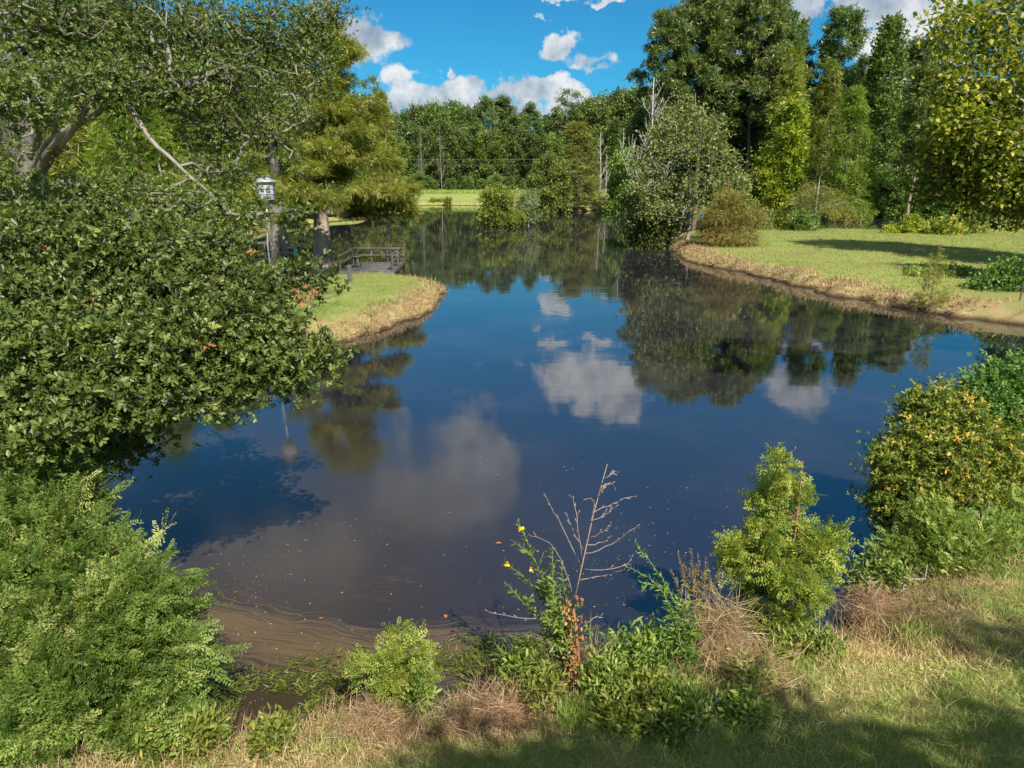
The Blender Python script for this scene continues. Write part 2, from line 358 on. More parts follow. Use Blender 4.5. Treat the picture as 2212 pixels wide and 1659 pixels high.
shore = chaikin(poly, 2)
def sdist(x, y):
    """signed distance to the shoreline, positive on land"""
    sh = x.shape; x = x.ravel(); y = y.ravel(); best = np.full(len(x), 1e18); ins = np.zeros(len(x), bool)
    a = shore; b = np.roll(shore, -1, 0)
    for (ax, ay), (bx, by) in zip(a, b):
        dx, dy = bx-ax, by-ay; L = dx*dx+dy*dy+1e-12
        t = np.clip(((x-ax)*dx+(y-ay)*dy)/L, 0, 1); d = (x-ax-t*dx)**2+(y-ay-t*dy)**2; best = np.minimum(best, d)
        c = ((ay > y) != (by > y)); xi = ax+(y-ay)*dx/(dy if abs(dy) > 1e-12 else 1e-12); ins ^= c & (x < xi)
    d = np.sqrt(best); return np.where(ins, -d, d).reshape(sh)
rg = np.random.default_rng(7)
def vnoise(x, y, sc, seed=0):
    """smooth value noise"""
    r = np.random.default_rng(seed); T = r.random((64, 64)); X = x*sc; Y = y*sc
    i = np.floor(X).astype(int); j = np.floor(Y).astype(int); fx = X-i; fy = Y-j; fx = fx*fx*(3-2*fx); fy = fy*fy*(3-2*fy)
    g = lambda a, b: T[a % 64, b % 64]
    return (g(i, j)*(1-fx)+g(i+1, j)*fx)*(1-fy)+(g(i, j+1)*(1-fx)+g(i+1, j+1)*fx)*fy
def sm(x, a, b):
    t = np.clip((x-a)/(b-a), 0, 1); return t*t*(3-2*t)
def hfun(x, y, d=None):
    x = np.asarray(x, float); y = np.asarray(y, float)
    if d is None: d = sdist(x, y)
    dn = d+((vnoise(x, y, .9, 1)-.5)+.6*(vnoise(x, y, 2.6, 5)-.5))*np.clip(.7*np.hypot(x, y)/25, .2, 1.0)
    dist = np.hypot(x, y); nearw = 1-sm(y, 9, 16)
    land = .14+.40*sm(dn, 0, 1.2)+.12*sm(d, 1, 12)
    land += nearw*(.12*sm(d, .5, 4)+.25*sm(x, 1.5, 5)*sm(d, .2, 3)+.10*(vnoise(x, y, 1.7, 3)-.5)+.05*(vnoise(x, y, 5, 4)-.5))
    land += sm(y, 148, 180)*1.0*sm(-x, -60, -20) + 4.0*sm(x, 42, 80)*sm(y, 50, 85)*(1-sm(y, 95, 120)) + sm(y, 190, 300)*.6
    water = -.12-.6*sm(-d, 0, 2.5)
    w = sm(dn, -.18, .18)
    return water*(1-w)+land*w
def sp(n, a, b, c, k):
    """sinh spacing from a to b, densest at c"""
    ta, tb = math.asinh((a-c)/k), math.asinh((b-c)/k); return c+k*np.sinh(np.linspace(ta, tb, n))
def gridmesh(xs, ys, zf, name, mat, extra=None):
    X, Y = np.meshgrid(xs, ys); D = sdist(X, Y); Z = zf(X, Y, D); ny, nx = X.shape
    mb = MB(); i = np.arange(ny-1)[:, None]*nx+np.arange(nx-1)[None]; f = np.stack([i, i+1, i+1+nx, i+nx], -1).reshape(-1, 4)
    mb.add(np.stack([X, Y, Z], -1).reshape(-1, 3), f, (D*(1+2.5*sm(Y, 70, 120)+3*(X < -6)*(Y > 38))).ravel()); o = mb.obj(name, mat, smooth=True)
    if extra: extra(o.data, X, Y, D)
    return o
def groundmat():
    m, t = newmat('bank_and_lawn'); obj = t('ShaderNodeTexCoord').outputs['Object']
    d = t('ShaderNodeAttribute', attribute_name='tint').outputs['Fac']
    n = lambda s, de=5.0, r=.6, v=obj: t('ShaderNodeTexNoise', {'Vector': v, 'Scale': s, 'Detail': de, 'Roughness': r}).outputs[0]
    big, mid, fine = n(.18, 3.0), n(1.6), n(22.0, 6.0, .7)
    lawn = t.ramp(t.math('MULTIPLY_ADD', fine, .55, t.math('MULTIPLY', mid, .45)), [(.3, (.14, .18, .04)), (.52, (.24, .28, .075)), (.7, (.33, .33, .12))])
    lawn = t.mix(t.sstep(big, .45, .7), lawn, (.22, .21, .075))
    lawn = t.mix(t.math('MULTIPLY', t.sstep(n(.55, 5.0, .7), .52, .66), .6), lawn, (.12, .17, .035))
    straw = t.ramp(t.math('MULTIPLY_ADD', mid, .5, t.math('MULTIPLY', fine, .5)), [(.34, (.11, .07, .03)), (.46, (.30, .20, .10)), (.56, (.27, .25, .10)), (.68, (.50, .37, .21))])
    mud = t.ramp(mid, [(.35, (.035, .025, .014)), (.65, (.10, .06, .028))])
    dj = t.math('MULTIPLY_ADD', t.math('SUBTRACT', mid, .5), 1.8, t.math('MULTIPLY_ADD', t.math('SUBTRACT', fine, .5), .8, d))
    c = t.mix(t.sstep(dj, .75, 1.5), straw, lawn)
    gz = t('ShaderNodeSeparateXYZ', {0: obj}).outputs[2]
    c = t.mix(t.sstep(t.math('MULTIPLY_ADD', fine, .12, gz), .06, .24), mud, c)
    bp = t('ShaderNodeBump', {'Height': fine, 'Strength': .9, 'Distance': .06})
    p = t('ShaderNodeBsdfPrincipled', {'Base Color': c, 'Roughness': .95, 'Normal': bp.outputs[0], 'Specular IOR Level': .1})
    t('ShaderNodeOutputMaterial', {0: p.outputs[0]}); return m
def watermat():
    m, t = newmat('pond_water'); obj = t('ShaderNodeTexCoord').outputs['Object']
    fl = t('ShaderNodeAttribute', attribute_name='flow').outputs['Vector']
    sx = t('ShaderNodeSeparateXYZ', {0: fl}); s_, tt, msk = sx.outputs[0], sx.outputs[1], sx.outputs[2]
    warp = t('ShaderNodeTexNoise', {'Vector': obj, 'Scale': .9, 'Detail': 3.0}).outputs[0]
    t2 = t.math('MULTIPLY_ADD', t.math('SUBTRACT', warp, .5), .7, tt)
    sv = t('ShaderNodeCombineXYZ', {0: t.math('MULTIPLY', s_, .55), 1: t.math('MULTIPLY', t2, 15.0), 2: 0.0}).outputs[0]
    st1 = t('ShaderNodeTexNoise', {'Vector': sv, 'Scale': 1.6, 'Detail': 8.0, 'Roughness': .68}).outputs[0]
    fine = t('ShaderNodeTexNoise', {'Vector': obj, 'Scale': 26.0, 'Detail': 5.0, 'Roughness': .7}).outputs[0]
    cl = t('ShaderNodeTexNoise', {'Vector': obj, 'Scale': 1.1, 'Detail': 4.0, 'Roughness': .6}).outputs[0]
    k = t.math('MULTIPLY_ADD', t.math('SUBTRACT', fine, .5), .35, t.math('MULTIPLY_ADD', t.math('SUBTRACT', st1, .5), 2.5, t.math('MULTIPLY_ADD', t.math('SUBTRACT', cl, .5), .8, msk)))
    silt = t.sstep(k, .52, 1.15)
    patch = t.sstep(t('ShaderNodeTexNoise', {'Vector': obj, 'Scale': .33, 'Detail': 5.0, 'Roughness': .6}).outputs[0], .42, .72)
    murk = t('ShaderNodeAttribute', attribute_name='murk').outputs['Fac']
    body = t.mix(patch, (.014, .013, .018), (.026, .023, .025))
    body = t.mix(t.math('MULTIPLY', murk, t.math('MULTIPLY_ADD', cl, .7, .5)), body, (.036, .025, .013))
    body = t.mix(silt, body, (.092, .060, .025))
    # tiny specks of pollen and bits drifting in lanes
    vo = t('ShaderNodeTexVoronoi', {'Vector': obj, 'Scale': 17.0}).outputs['Distance']
    lane = t.sstep(t('ShaderNodeTexNoise', {'Vector': t('ShaderNodeMapping', {'Vector': obj, 'Scale': (.35, 1.2, 1)}).outputs[0], 'Scale': 1.3, 'Detail': 5.0}).outputs[0], .50, .68)
    spk = t.math('MULTIPLY', t.math('SUBTRACT', 1.0, t.sstep(vo, .05, .10)), lane)
    body = t.mix(t.math('MULTIPLY', spk, .55), body, (.22, .19, .16))
    mp = t('ShaderNodeMapping', {'Vector': obj, 'Scale': (.8, 1.6, 1)}).outputs[0]
    w1 = t('ShaderNodeTexNoise', {'Vector': mp, 'Scale': .55, 'Detail': 3.0, 'Roughness': .5}).outputs[0]
    # a ring of wind ripples out on the pond
    cx, cy = P(1330, 655)
    rr = t('ShaderNodeVectorMath', {0: obj, 1: (cx, cy, 0)}, operation='DISTANCE').outputs[1]
    rip = t.math('MULTIPLY', t.math('SINE', t.math('MULTIPLY', rr, 13.0)), t.math('SUBTRACT', 1.0, t.sstep(rr, 2.0, 9.0)))
    rip2 = t.math('MULTIPLY_ADD', rip, .0007, t.math('MULTIPLY', w1, .012))
    bp = t('ShaderNodeBump', {'Height': rip2, 'Strength': .22, 'Distance': 1.0})
    wnd = t.sstep(t('ShaderNodeTexNoise', {'Vector': t('ShaderNodeMapping', {'Vector': obj, 'Scale': (.12, .5, 1)}).outputs[0], 'Scale': 1.0, 'Detail': 4.0, 'Roughness': .6}).outputs[0], .55, .68)
    rgh = t.math('MULTIPLY_ADD', wnd, .045, t.math('MULTIPLY_ADD', murk, .09, t.math('MULTIPLY_ADD', silt, .25, t.math('MULTIPLY_ADD', patch, .03, .025))))
    p = t('ShaderNodeBsdfPrincipled', {'Base Color': body, 'Roughness': rgh, 'IOR': 2.6, 'Normal': bp.outputs[0], 'Specular IOR Level': t.math('MULTIPLY_ADD', murk, -.30, .5)})
    t('ShaderNodeOutputMaterial', {0: p.outputs[0]}); return m
xs = np.concatenate([sp(760, -180, 180, 0, 7), [-2500, -1200, -600, -300, 300, 600, 1200, 2500]]); xs = np.sort(xs)
ys = np.concatenate([[-900, -300, -120, -60], sp(900, -30, 260, 6, 7), [320, 450, 700, 1200, 3000]])
ground = gridmesh(xs, ys, hfun, 'ground', groundmat()); tag(ground, 'mown green lawn banks with straw coloured edges around the pond', 'ground', kind='structure')
def flow(me, X, Y, D):
    x = X.ravel(); y = Y.ravel(); d = D.ravel()
    yc = 6.85+.20*np.maximum(0, -1.2-x)**1.6+.02*x
    t = y-yc
    m = sm(t, -1.8, -.9)*(1-sm(t, -.7, .25))*(1-.7*sm(x, .2, 2.2))
    m = np.maximum(m, .38*sm(t, -.1, .1)*(1-sm(t, .3, 2.4))*(1-sm(x, -1.5, .8)))
    m = np.maximum(m, .15*sm(d, -.6, -.05)*(1-sm(y, 12, 40)))
    m = np.maximum(m, .55*np.exp(-((x+4.6)/1.2)**2-((y-9.2)/1.3)**2))
    b = me.attributes.new('murk', 'FLOAT', 'POINT'); b.data.foreach_set('value', ((1-sm(x, -2.2, 2.2))*(1-sm(y, 8, 15))).astype(np.float32))
    a = me.attributes.new('flow', 'FLOAT_VECTOR', 'POINT'); a.data.foreach_set('vector', np.stack([x-t*.3, t, m], 1).astype(np.float32).ravel())
water = gridmesh(sp(330, -70, 150, -1, 5), sp(330, -2, 185, 6, 5), lambda X, Y, D: X*0, 'water', watermat(), flow)
tag(water, 'dark still pond mirroring the sky and trees', 'water', kind='structure')
def gz(x, y): return float(hfun(np.array([x]), np.array([y]))[0])

exec_trees = True
# ------------------------------------------------------------------ plant building
def lobes_tips(rng, lobes, shell=.55):
    out = []
    for c, r, n in lobes:
        d = rdir(rng, n); q = rng.uniform(shell**3, 1, n)**(1/3.0)
        out.append(np.asarray(c)+d*np.asarray(r)*q[:, None])
    return np.concatenate(out)
def foliage(mb, rng, tips, tipd, tmpl, per, spread, size, out=.7, rnd=.6, upd=.2, nup=1.0, tv=.22, flat=1.0, tint0=.45):
    n = len(tips)*per; tp = np.repeat(tips, per, 0); td = np.repeat(tipd, per, 0)
    org = tp+rng.normal(0, 1, (n, 3))*spread*np.array([1, 1, flat])
    d = nrm(td*out+rdir(rng, n)*rnd+np.array([0, 0, upd])+.35*nrm(org-tp+1e-6))
    nh = np.array([0, 0, nup])+rng.normal(0, .55, (n, 3))
    ti = np.clip(tint0+np.repeat(rng.normal(0, tv, len(tips)), per)+rng.normal(0, .16, n), 0, 1)
    sz = size*rng.uniform(.65, 1.25, n)
    if isinstance(tmpl, list):
        k = rng.integers(0, len(tmpl), n)
        for q, (v, f) in enumerate(tmpl):
            s = k == q; place(mb, v, f, org[s], frames(d[s], nh[s]), sz[s], ti[s])
    else: place(mb, tmpl[0], tmpl[1], org, frames(d, nh), sz, ti)
card = t_card(.55); card2 = t_card(.32); ncard = t_card(.22, 0.03)
def dome(rng, H, R, base=.25, n=240, lob=12, top=.55, jag=.28):
    """lumpy broadleaf crown: tips in lobes set over an egg shape"""
    L = [((0, 0, H*(base+.5*(1-base))), (R*.55, R*.55, H*(1-base)*.42), int(n*.15))]
    for i in range(lob):
        a = i*2.4+rng.uniform(-.4, .4); f = (i+.5)/lob; z = base+(1-base)*f*.93
        rr = R*math.sqrt(max(.05, 1-((f-.35)/.72)**2))*rng.uniform(1-jag*1.4, 1.0)
        L.append(((math.cos(a)*rr*.74, math.sin(a)*rr*.74, H*z), (R*rng.uniform(.20, .34),)*2+(H*.06*rng.uniform(.8, 1.4),), n//lob))
    return lobes_tips(rng, L, .45)
def cone(rng, H, R, base=.12, n=260, pw=.8, layers=16, gap=.5):
    out = []
    for i in range(n):
        f = rng.random()**1.25; f = (math.floor(f*layers)+rng.normal(.5, gap*.3))/layers; f = min(max(f, 0), .995)
        z = base+(1-base)*f; a = rng.uniform(0, 2*math.pi)
        lobe = .75+.25*math.sin(a*3+z*9)
        r = R*(1-f)**pw*lobe*(rng.uniform(.3, 1)**.5)+.02*R
        out.append((math.cos(a)*r, math.sin(a)*r, H*z+rng.normal(0, .01*H)))
    return np.array(out)
def pinetips(rng, H, R, base=.45, n=240, lob=15):
    L = []
    for i in range(lob):
        a = i*2.4+rng.uniform(-.6, .6); f = (i+.4)/lob; z = base+(1-base)*f
        rr = R*(.5+.5*math.sin(math.pi*min(1, .2+f*.75)))*rng.uniform(.55, 1.05)*(1-f**5*.6)
        L.append(((math.cos(a)*rr*.75, math.sin(a)*rr*.75, H*z), (R*.24, R*.24, H*.018), n//lob))
    return lobes_tips(rng, L, .3)
class Proto:
    def __init__(s, trunk, crown, H): s.trunk, s.crown, s.H = trunk, crown, H
def proto(name, seed, tips_fn, H, tr, bark, leaf, tmpl, per, spread, size, seg=.9, rt=.02, wob=.1, sag=0.0, up=.35, lean=.02, tsides=5, **kw):
    rng = np.random.default_rng(seed); tips = tips_fn(rng)
    k = 7; zz = np.linspace(-.4, H*.96, k); tk = []
    for i, z in enumerate(zz):
        f = i/(k-1); tk.append((rng.normal(0, lean*H*.3)*(f > 0), rng.normal(0, lean*H*.3)*(f > 0), z, tr*(1-f)**.8+.02+(.5*tr if i == 0 else 0)))
    A, par, R, td = grow(rng, tk, tips, seg, rt, wob, sag, up)
    b = MB(); tubes(b, A, par, R, tsides); tm = b.mesh(name+'_trunk', M[bark])
    c = MB(); foliage(c, rng, tips, td, tmpl, per, spread, size, **kw) if leaf else None
    return Proto(tm, c.mesh(name+'_crown', M[leaf]) if leaf else None, H)
r0 = np.random.default_rng(3)
tuft = [t_tuft(r0, 8, .17), t_tuft(r0, 7, .17), t_tuft(r0, 9, .15)]
sprig = [compose(r0, *t_card(.6, .06), rdir(r0, 3)+np.array([0, .8, 0]), rdir(r0, 3), r0.normal(0, .30, (3, 3)), np.full(3, 1.0)) for _ in range(4)]
feath_lo = t_feather(5, .38, .09, .25)
PR = {}
for i in range(4):
    PR['dark%d' % i] = proto('dark_oak', 20+i, lambda r: dome(r, 18, 5.6, .12, 440, 27), 18, .28, 'barkg', 'decd', sprig, 13, .46, .44, tint0=.45, tv=.3)
for i in range(3):
    PR['mid%d' % i] = proto('mid_tree', 40+i, lambda r: dome(r, 12, 4.6, .04, 400, 23), 12, .2, 'barkg', 'decm', sprig, 14, .38, .36, tint0=.45, tv=.3)
for i in range(4):
    PR['pine%d' % i] = proto('pine', 60+i, lambda r: pinetips(r, 28, 5.4, .34, 400, 40), 28, .30, 'barkp', 'pine', tuft, 15, .34, .64, seg=1.0, sag=-.1, upd=.5, nup=.3)
PR['slimpine'] = proto('slim_pine', 71, lambda r: pinetips(r, 20, 2.7, .42, 210, 14), 20, .18, 'barkp', 'pine', tuft, 14, .4, .5, seg=1.0, upd=.5, nup=.3)
PR['sparse'] = proto('sparse_pine', 72, lambda r: pinetips(r, 22, 4.2, .5, 170, 15), 22, .2, 'barkg', 'pine', tuft, 9, .35, .45, seg=1.0, upd=.5, nup=.3)
PR['tulip'] = proto('tulip', 75, lambda r: cone(r, 26, 4.8, .25, 420, .6, 14, .8), 26, .3, 'barkg', 'decm', sprig, 14, .5, .46)
for i in range(3):
    PR['cyp%d' % i] = proto('cypress', 80+i, lambda r: cone(r, 16, 4.2, .08, 520, .75, 18, .7), 16, .28, 'barkc', ['cyp', 'cypg', 'cypo'][i], [t_card(.25, .04), feath_lo], 17, .30, .56, sag=.25, up=.1, upd=-.25, nup=.7, flat=.5)
PR['yellow'] = proto('yellow_tree', 90, lambda r: dome(r, 14, 3.0, .08, 260, 13, jag=.6), 14, .16, 'barkg', 'yel', sprig, 12, .38, .36)
PR['fresh'] = proto('fresh_tree', 91, lambda r: dome(r, 7, 3.0, .02, 260, 12), 7, .12, 'barkg', 'decg', sprig, 13, .36, .28)
PR['cedar'] = proto('cedar', 92, lambda r: cone(r, 14, 3.2, .02, 420, .8, 20, .8), 14, .2, 'barkd', 'decd', sprig, 14, .36, .36, upd=.4)
def snag(seed, H, R, n, name='snag', bark='dead', rt=.022):
    rng = np.random.default_rng(seed); b = MB(); z = np.linspace(0, 1, 9); tr = np.stack([rng.normal(0, .05, 9).cumsum(), rng.normal(0, .05, 9).cumsum(), H*z-.2], 1); polytube(b, tr, .16*(1-z)+.03, 6)
    for i in range(n):
        f = rng.uniform(.18, .97); o = np.array([np.interp(f, z, tr[:, k]) for k in range(3)]); a = rng.uniform(0, 6.28); L = R*2.2*(1.12-f)*rng.uniform(.5, 1); t = np.linspace(0, 1, 7)[:, None]; d = np.array([math.cos(a), math.sin(a), 0])
        q = o+d*L*.55*t**.8+np.array([0, 0, 1.0])*L*.85*t**1.5+rng.normal(0, .04*L*.3, (7, 3))*t; r = .055*(1.2-f); polytube(b, q, np.linspace(r, .012, 7), 4)
        for _ in range(5):
            j = rng.integers(2, 6); a2 = rng.uniform(0, 6.28); l = L*rng.uniform(.15, .4); polytube(b, [q[j], q[j]+np.array([math.cos(a2)*.4, math.sin(a2)*.4, .5])*l*.5, q[j]+np.array([math.cos(a2)*.5, math.sin(a2)*.5, 1.1])*l], [r*.5, r*.4, .01], 4)
    return Proto(b.mesh(name+'_trunk', M[bark], True), None, H)
PR['paletrunk'] = snag(8, 12, 2.0, 16, bark='barkg'); PR['snag0'] = snag(5, 15, 3.2, 34); PR['snag1'] = snag(6, 12, 2.0, 16)
def tree(kind, name, label, cat, u, vtop, vbase=None, D=None, zb=None, group=None, wide=1.0, rz=None, crown='crown', seed=[100]):
    seed[0] += 1; r = np.random.default_rng(seed[0])
    if D is None: D = P(u, vbase, .3)[1]
    x = float(ray(u, 400)[0]/ray(u, 400)[1]*D); y = float(D)
    z = gz(x, y)-.05 if zb is None else zb
    # the top of the tree reaches the pixel row it has in the photograph
    d = ray(u, vtop); ztop = CAMZ+d[2]/d[1]*D; H = max(.5, ztop-z); s = H/PR[kind].H
    w = s*wide
    e = empty(name, (x, y, z), label, cat, group, r.uniform(0, 6.28) if rz is None else rz, (w, w, s))
    link('trunk', PR[kind].trunk, e)
    if PR[kind].crown: link(crown, PR[kind].crown, e)
    return e
ORD = ['first', 'second', 'third', 'fourth', 'fifth', 'sixth', 'seventh', 'eighth', 'ninth', 'tenth', 'eleventh', 'twelfth', 'thirteenth', 'fourteenth', 'fifteenth', 'sixteenth']
# --- far tree line behind the strip of lawn (front row, back row, undergrowth)
back = [(868, 238, 'dark1', .8), (903, 226, 'dark0', .8), (935, 221, 'dark2', .9), (962, 226, 'mid0', 1), (990, 218, 'dark3', .9), (1020, 224, 'dark1', .9), (1052, 213, 'pine1', .9), (1088, 213, 'slimpine', 1.5), (1112, 240, 'dark0', .9),
        (1175, 250, 'dark3', .9), (1200, 238, 'dark0', .9), (1245, 228, 'dark2', .9), (1272, 206, 'dark1', 1), (1305, 211, 'dark0', .9), (1338, 192, 'dark3', 1.0), (1372, 184, 'dark2', .9)]
for i, (u, v, k, w) in enumerate(back):
    nm, cat = ('pine_tree', 'pine tree') if 'pine' in k else ('oak_tree', 'tree')
    tree(k, nm, 'tall dark green tree on the skyline of the far tree line, %s from the left' % ORD[i], cat, u, v, D=204+5*((i*7) % 3), group='tall trees of the far tree line', wide=w)
front = [(862, 300, 'mid1'), (895, 268, 'dark3'), (925, 290, 'mid2'), (958, 262, 'dark0'), (992, 282, 'dark2'), (1025, 268, 'dark1'), (1060, 275, 'mid0'), (1092, 262, 'dark0'), (1130, 300, 'dark2'), (1165, 295, 'dark3'), (1205, 290, 'mid1'), (1290, 280, 'dark1'), (1325, 262, 'cedar'), (1358, 270, 'cedar'), (1390, 250, 'dark0')]
for i, (u, v, k) in enumerate(front):
    tree(k, 'oak_tree' if k != 'cedar' else 'cedar_tree', 'leafy tree at the front edge of the far tree line, %s from the left' % ORD[i], 'tree', u, v, D=192+2*(i % 3), group='trees along the front edge of the far tree line', wide=1.05)
und = [(880, 372), (905, 362), (938, 380), (975, 376), (1010, 372), (1040, 378), (1070, 368), (1100, 372), (1130, 380), (1160, 378), (1290, 382), (1325, 376), (1358, 372), (1392, 370)]
for i, (u, v) in enumerate(und):
    tree('fresh' if i in (1, 6, 12) else 'mid%d' % (i % 3), 'bush', '%s low bush at the foot of the far tree line, %s from the left' % ('bright green' if i in (1, 6, 12) else 'mid green', ORD[i]), 'bush', u, v+8, D=184+(i % 3), group='low bushes under the far tree line', wide=1.25)
tree('slimpine', 'pine_tree', 'slender light green pine poking above the far tree line beside the cloud', 'pine tree', 1147, 226, D=195, wide=1.1)
tree('sparse', 'pine_tree', 'sparse see-through pine standing tall on the far skyline', 'pine tree', 1222, 194, D=205, wide=1.1)
tree('sparse', 'tree', 'thin twiggy tree rising behind the large left cypress', 'tree', 812, 168, D=120, wide=.8)
tree('paletrunk', 'bare_tree', 'pale bare trunk in front of the far tree line, the left one of two', 'dead tree', 914, 262, D=186, wide=.45, group='pale bare trunks by the far lawn')
tree('paletrunk', 'bare_tree', 'pale bare trunk in front of the far tree line, the right one of two', 'dead tree', 955, 268, D=185, wide=.5, group='pale bare trunks by the far lawn')
tree('snag1', 'dead_tree', 'bleached dead tree right of the russet cypress on the far shore', 'dead tree', 1297, 285, D=150, wide=1.1)
tree('snag1', 'dead_tree', 'short leaning dead trunk beside the bleached tree on the far shore', 'dead tree', 1309, 330, D=147, wide=1.0)
tree('snag0', 'dead_tree', 'tall bleached dead tree under the big pines', 'dead tree', 1403, 162, D=100, wide=1.15)
# far shore trees and bushes
tree('cyp2', 'cypress_tree', 'russet and green cypress standing on the far shore', 'tree', 1243, 268, D=112, wide=1.8, crown='crown')
tree('mid1', 'leafy_tree', 'rounded green tree left of the russet cypress on the far shore', 'tree', 1186, 332, D=108, wide=1.15)
tree('fresh', 'bush', 'bright green tree at the far shore below the tall dead tree', 'bush', 1372, 322, D=110, wide=1.1)
tree('mid2', 'bush', 'dark bush behind the lawn strip right of the russet cypress', 'bush', 1332, 395, D=140, wide=1.3)
# --- tall pines and cypresses on the right shore
rp = [(1427, 26, 'pine0', 112, 1.0), (1470, 4, 'pine1', 118, 1.0), (1508, -14, 'pine2', 114, 1.05), (1556, -10, 'pine3', 122, 1.0), (1607, -22, 'pine0', 113, 1.05), (1650, 16, 'pine1', 117, .85), (1688, 50, 'pine2', 124, .8), (1783, 24, 'pine3', 118, 1.0), (1943, 92, 'slimpine', 112, 1.1), (1984, 74, 'pine1', 110, .75)]
for i, (u, v, k, D, w) in enumerate(rp):
    tree(k, 'pine_tree', 'tall dark pine on the right shore, %s pine from the left' % ORD[i], 'pine tree', u, v, D=D, group='tall pines on the right shore', wide=w)
tree('tulip', 'leafy_tree', 'tall pointed broadleaf tree between the pines on the right shore', 'tree', 1880, 50, D=108, wide=1.0)
tree('cyp0', 'cypress_tree', 'olive cypress with its narrow top between pines on the right shore', 'tree', 1687, 114, D=106, wide=.95)
tree('cyp0', 'cypress_tree', 'olive yellow cypress right of the yellowing tree on the right shore', 'tree', 1770, 138, D=106, wide=.85)
tree('cyp1', 'cypress_tree', 'broad light green cypress at the water edge of the right shore', 'tree', 1826, 192, D=92, wide=1.05)
tree('yellow', 'yellowing_tree', 'slender tree with yellow leaves among the dark right shore trees', 'tree', 1697, 208, D=97, wide=1.25)
tree('yellow', 'yellowing_tree', 'low yellow-green tree over the dark water on the right shore', 'tree', 1662, 330, D=97, wide=1.5)
tree('yellow', 'yellowing_tree', 'small yellowish tree right of the light green cypress', 'tree', 1878, 360, D=93, wide=.8)
tree('slimpine', 'pine_tree', 'nearer pine with a bare pale trunk left of the yellow maple', 'pine tree', 1972, 150, D=88, wide=1.3)
for i, (u, v, k, D) in enumerate([(1420, 200, 'dark1', 122), (1455, 190, 'dark2', 126), (1530, 200, 'dark3', 124), (1590, 190, 'dark0', 126), (1640, 190, 'cedar', 118), (1730, 170, 'dark1', 122), (1840, 150, 'dark3', 124), (1900, 200, 'cedar', 116), (1955, 230, 'dark2', 112), (2020, 190, 'dark0', 112), (2080, 170, 'dark1', 110), (2140, 190, 'dark2', 106), (2200, 200, 'dark3', 104)]):
    tree(k, 'oak_tree', 'dense dark tree filling the right shore behind the cypresses, %s from the left' % ORD[i], 'tree', u, v, D=D, group='dense dark trees behind the right shore cypresses', wide=1.1)
for i, (u, v, k, D) in enumerate([(1590, 375, 'mid0', 100), (1640, 392, 'mid2', 101), (1740, 380, 'mid1', 98), (1790, 395, 'mid2', 96), (1900, 375, 'fresh', 97), (1940, 350, 'mid0', 96), (1990, 372, 'mid1', 95), (2050, 372, 'fresh', 93), (2110, 380, 'mid2', 91), (2180, 385, 'mid0', 90)]):
    tree(k, 'bush', 'green bush at the water edge of the right shore, %s from the left' % ORD[i], 'bush', u, v, D=D, group='bushes at the foot of the right shore trees', wide=1.2)
tree('dark2', 'oak_tree', 'dark tree rising just outside the right lawn, its shadow across the grass', 'tree', 2450, -440, D=33, wide=.8)
tree('mid1', 'leafy_tree', 'lower tree casting the nearer shadow on the right lawn', 'tree', 2430, 90, D=27, wide=.8)
# --- left background, seen through and beside the oak
for i, (u, v, k, D, w) in enumerate([(30, 60, 'cyp1', 52, 1.1), (170, 100, 'cyp0', 44, 1.2), (300, 90, 'cyp1', 40, 1.15), (420, 120, 'cyp1', 46, 1.2), (500, 150, 'cyp0', 50, 1.0)]):
    tree(k, 'cypress_tree', 'sunlit cypress glimpsed through the oak on the left, %s from the left' % ORD[i], 'tree', u, v, D=D, group='cypresses behind the big oak', wide=w, zb=.25)
for i, (u, v, k, D) in enumerate([(60, -40, 'dark0', 75), (240, -40, 'dark3', 78), (420, 20, 'dark1', 80), (560, 60, 'dark2', 82), (760, 200, 'mid0', 105), (700, 150, 'dark1', 95)]):
    tree(k, 'oak_tree', 'dark tree far behind the oak and the left cypresses, %s from the left' % ORD[i], 'tree', u, v, D=D, group='dark trees far behind the left cypresses', wide=1.2, zb=.3)
for i, (u, v, k, D) in enumerate([(480, 430, 'mid0', 64), (535, 445, 'mid2', 68), (590, 440, 'dark1', 74), (640, 425, 'mid1', 82), (695, 400, 'dark2', 93), (750, 395, 'mid2', 97), (805, 395, 'dark0', 101), (848, 400, 'mid1', 108)]):
    tree(k, 'bush', 'shaded bush along the dark left shore, %s from the left' % ORD[i], 'bush', u, v, D=D, group='bushes along the dark left shore', wide=1.7, zb=.1)
tree('cyp0', 'cypress_tree', 'yellow green cypress behind the large cypress, leaning over the water', 'tree', 835, 205, D=78, wide=.75, zb=.1)
tree('cyp0', 'cypress_tree', 'low spreading cypress over the dark left shore', 'tree', 800, 320, D=92, wide=1.4, zb=.1)
tree('mid2', 'bush', 'dense bush on the left shore behind the pole', 'bush', 450, 400, D=62, wide=1.6)
tree('mid0', 'bush', 'shaded bush on the left shore behind the dock', 'bush', 660, 420, D=86, wide=1.5)
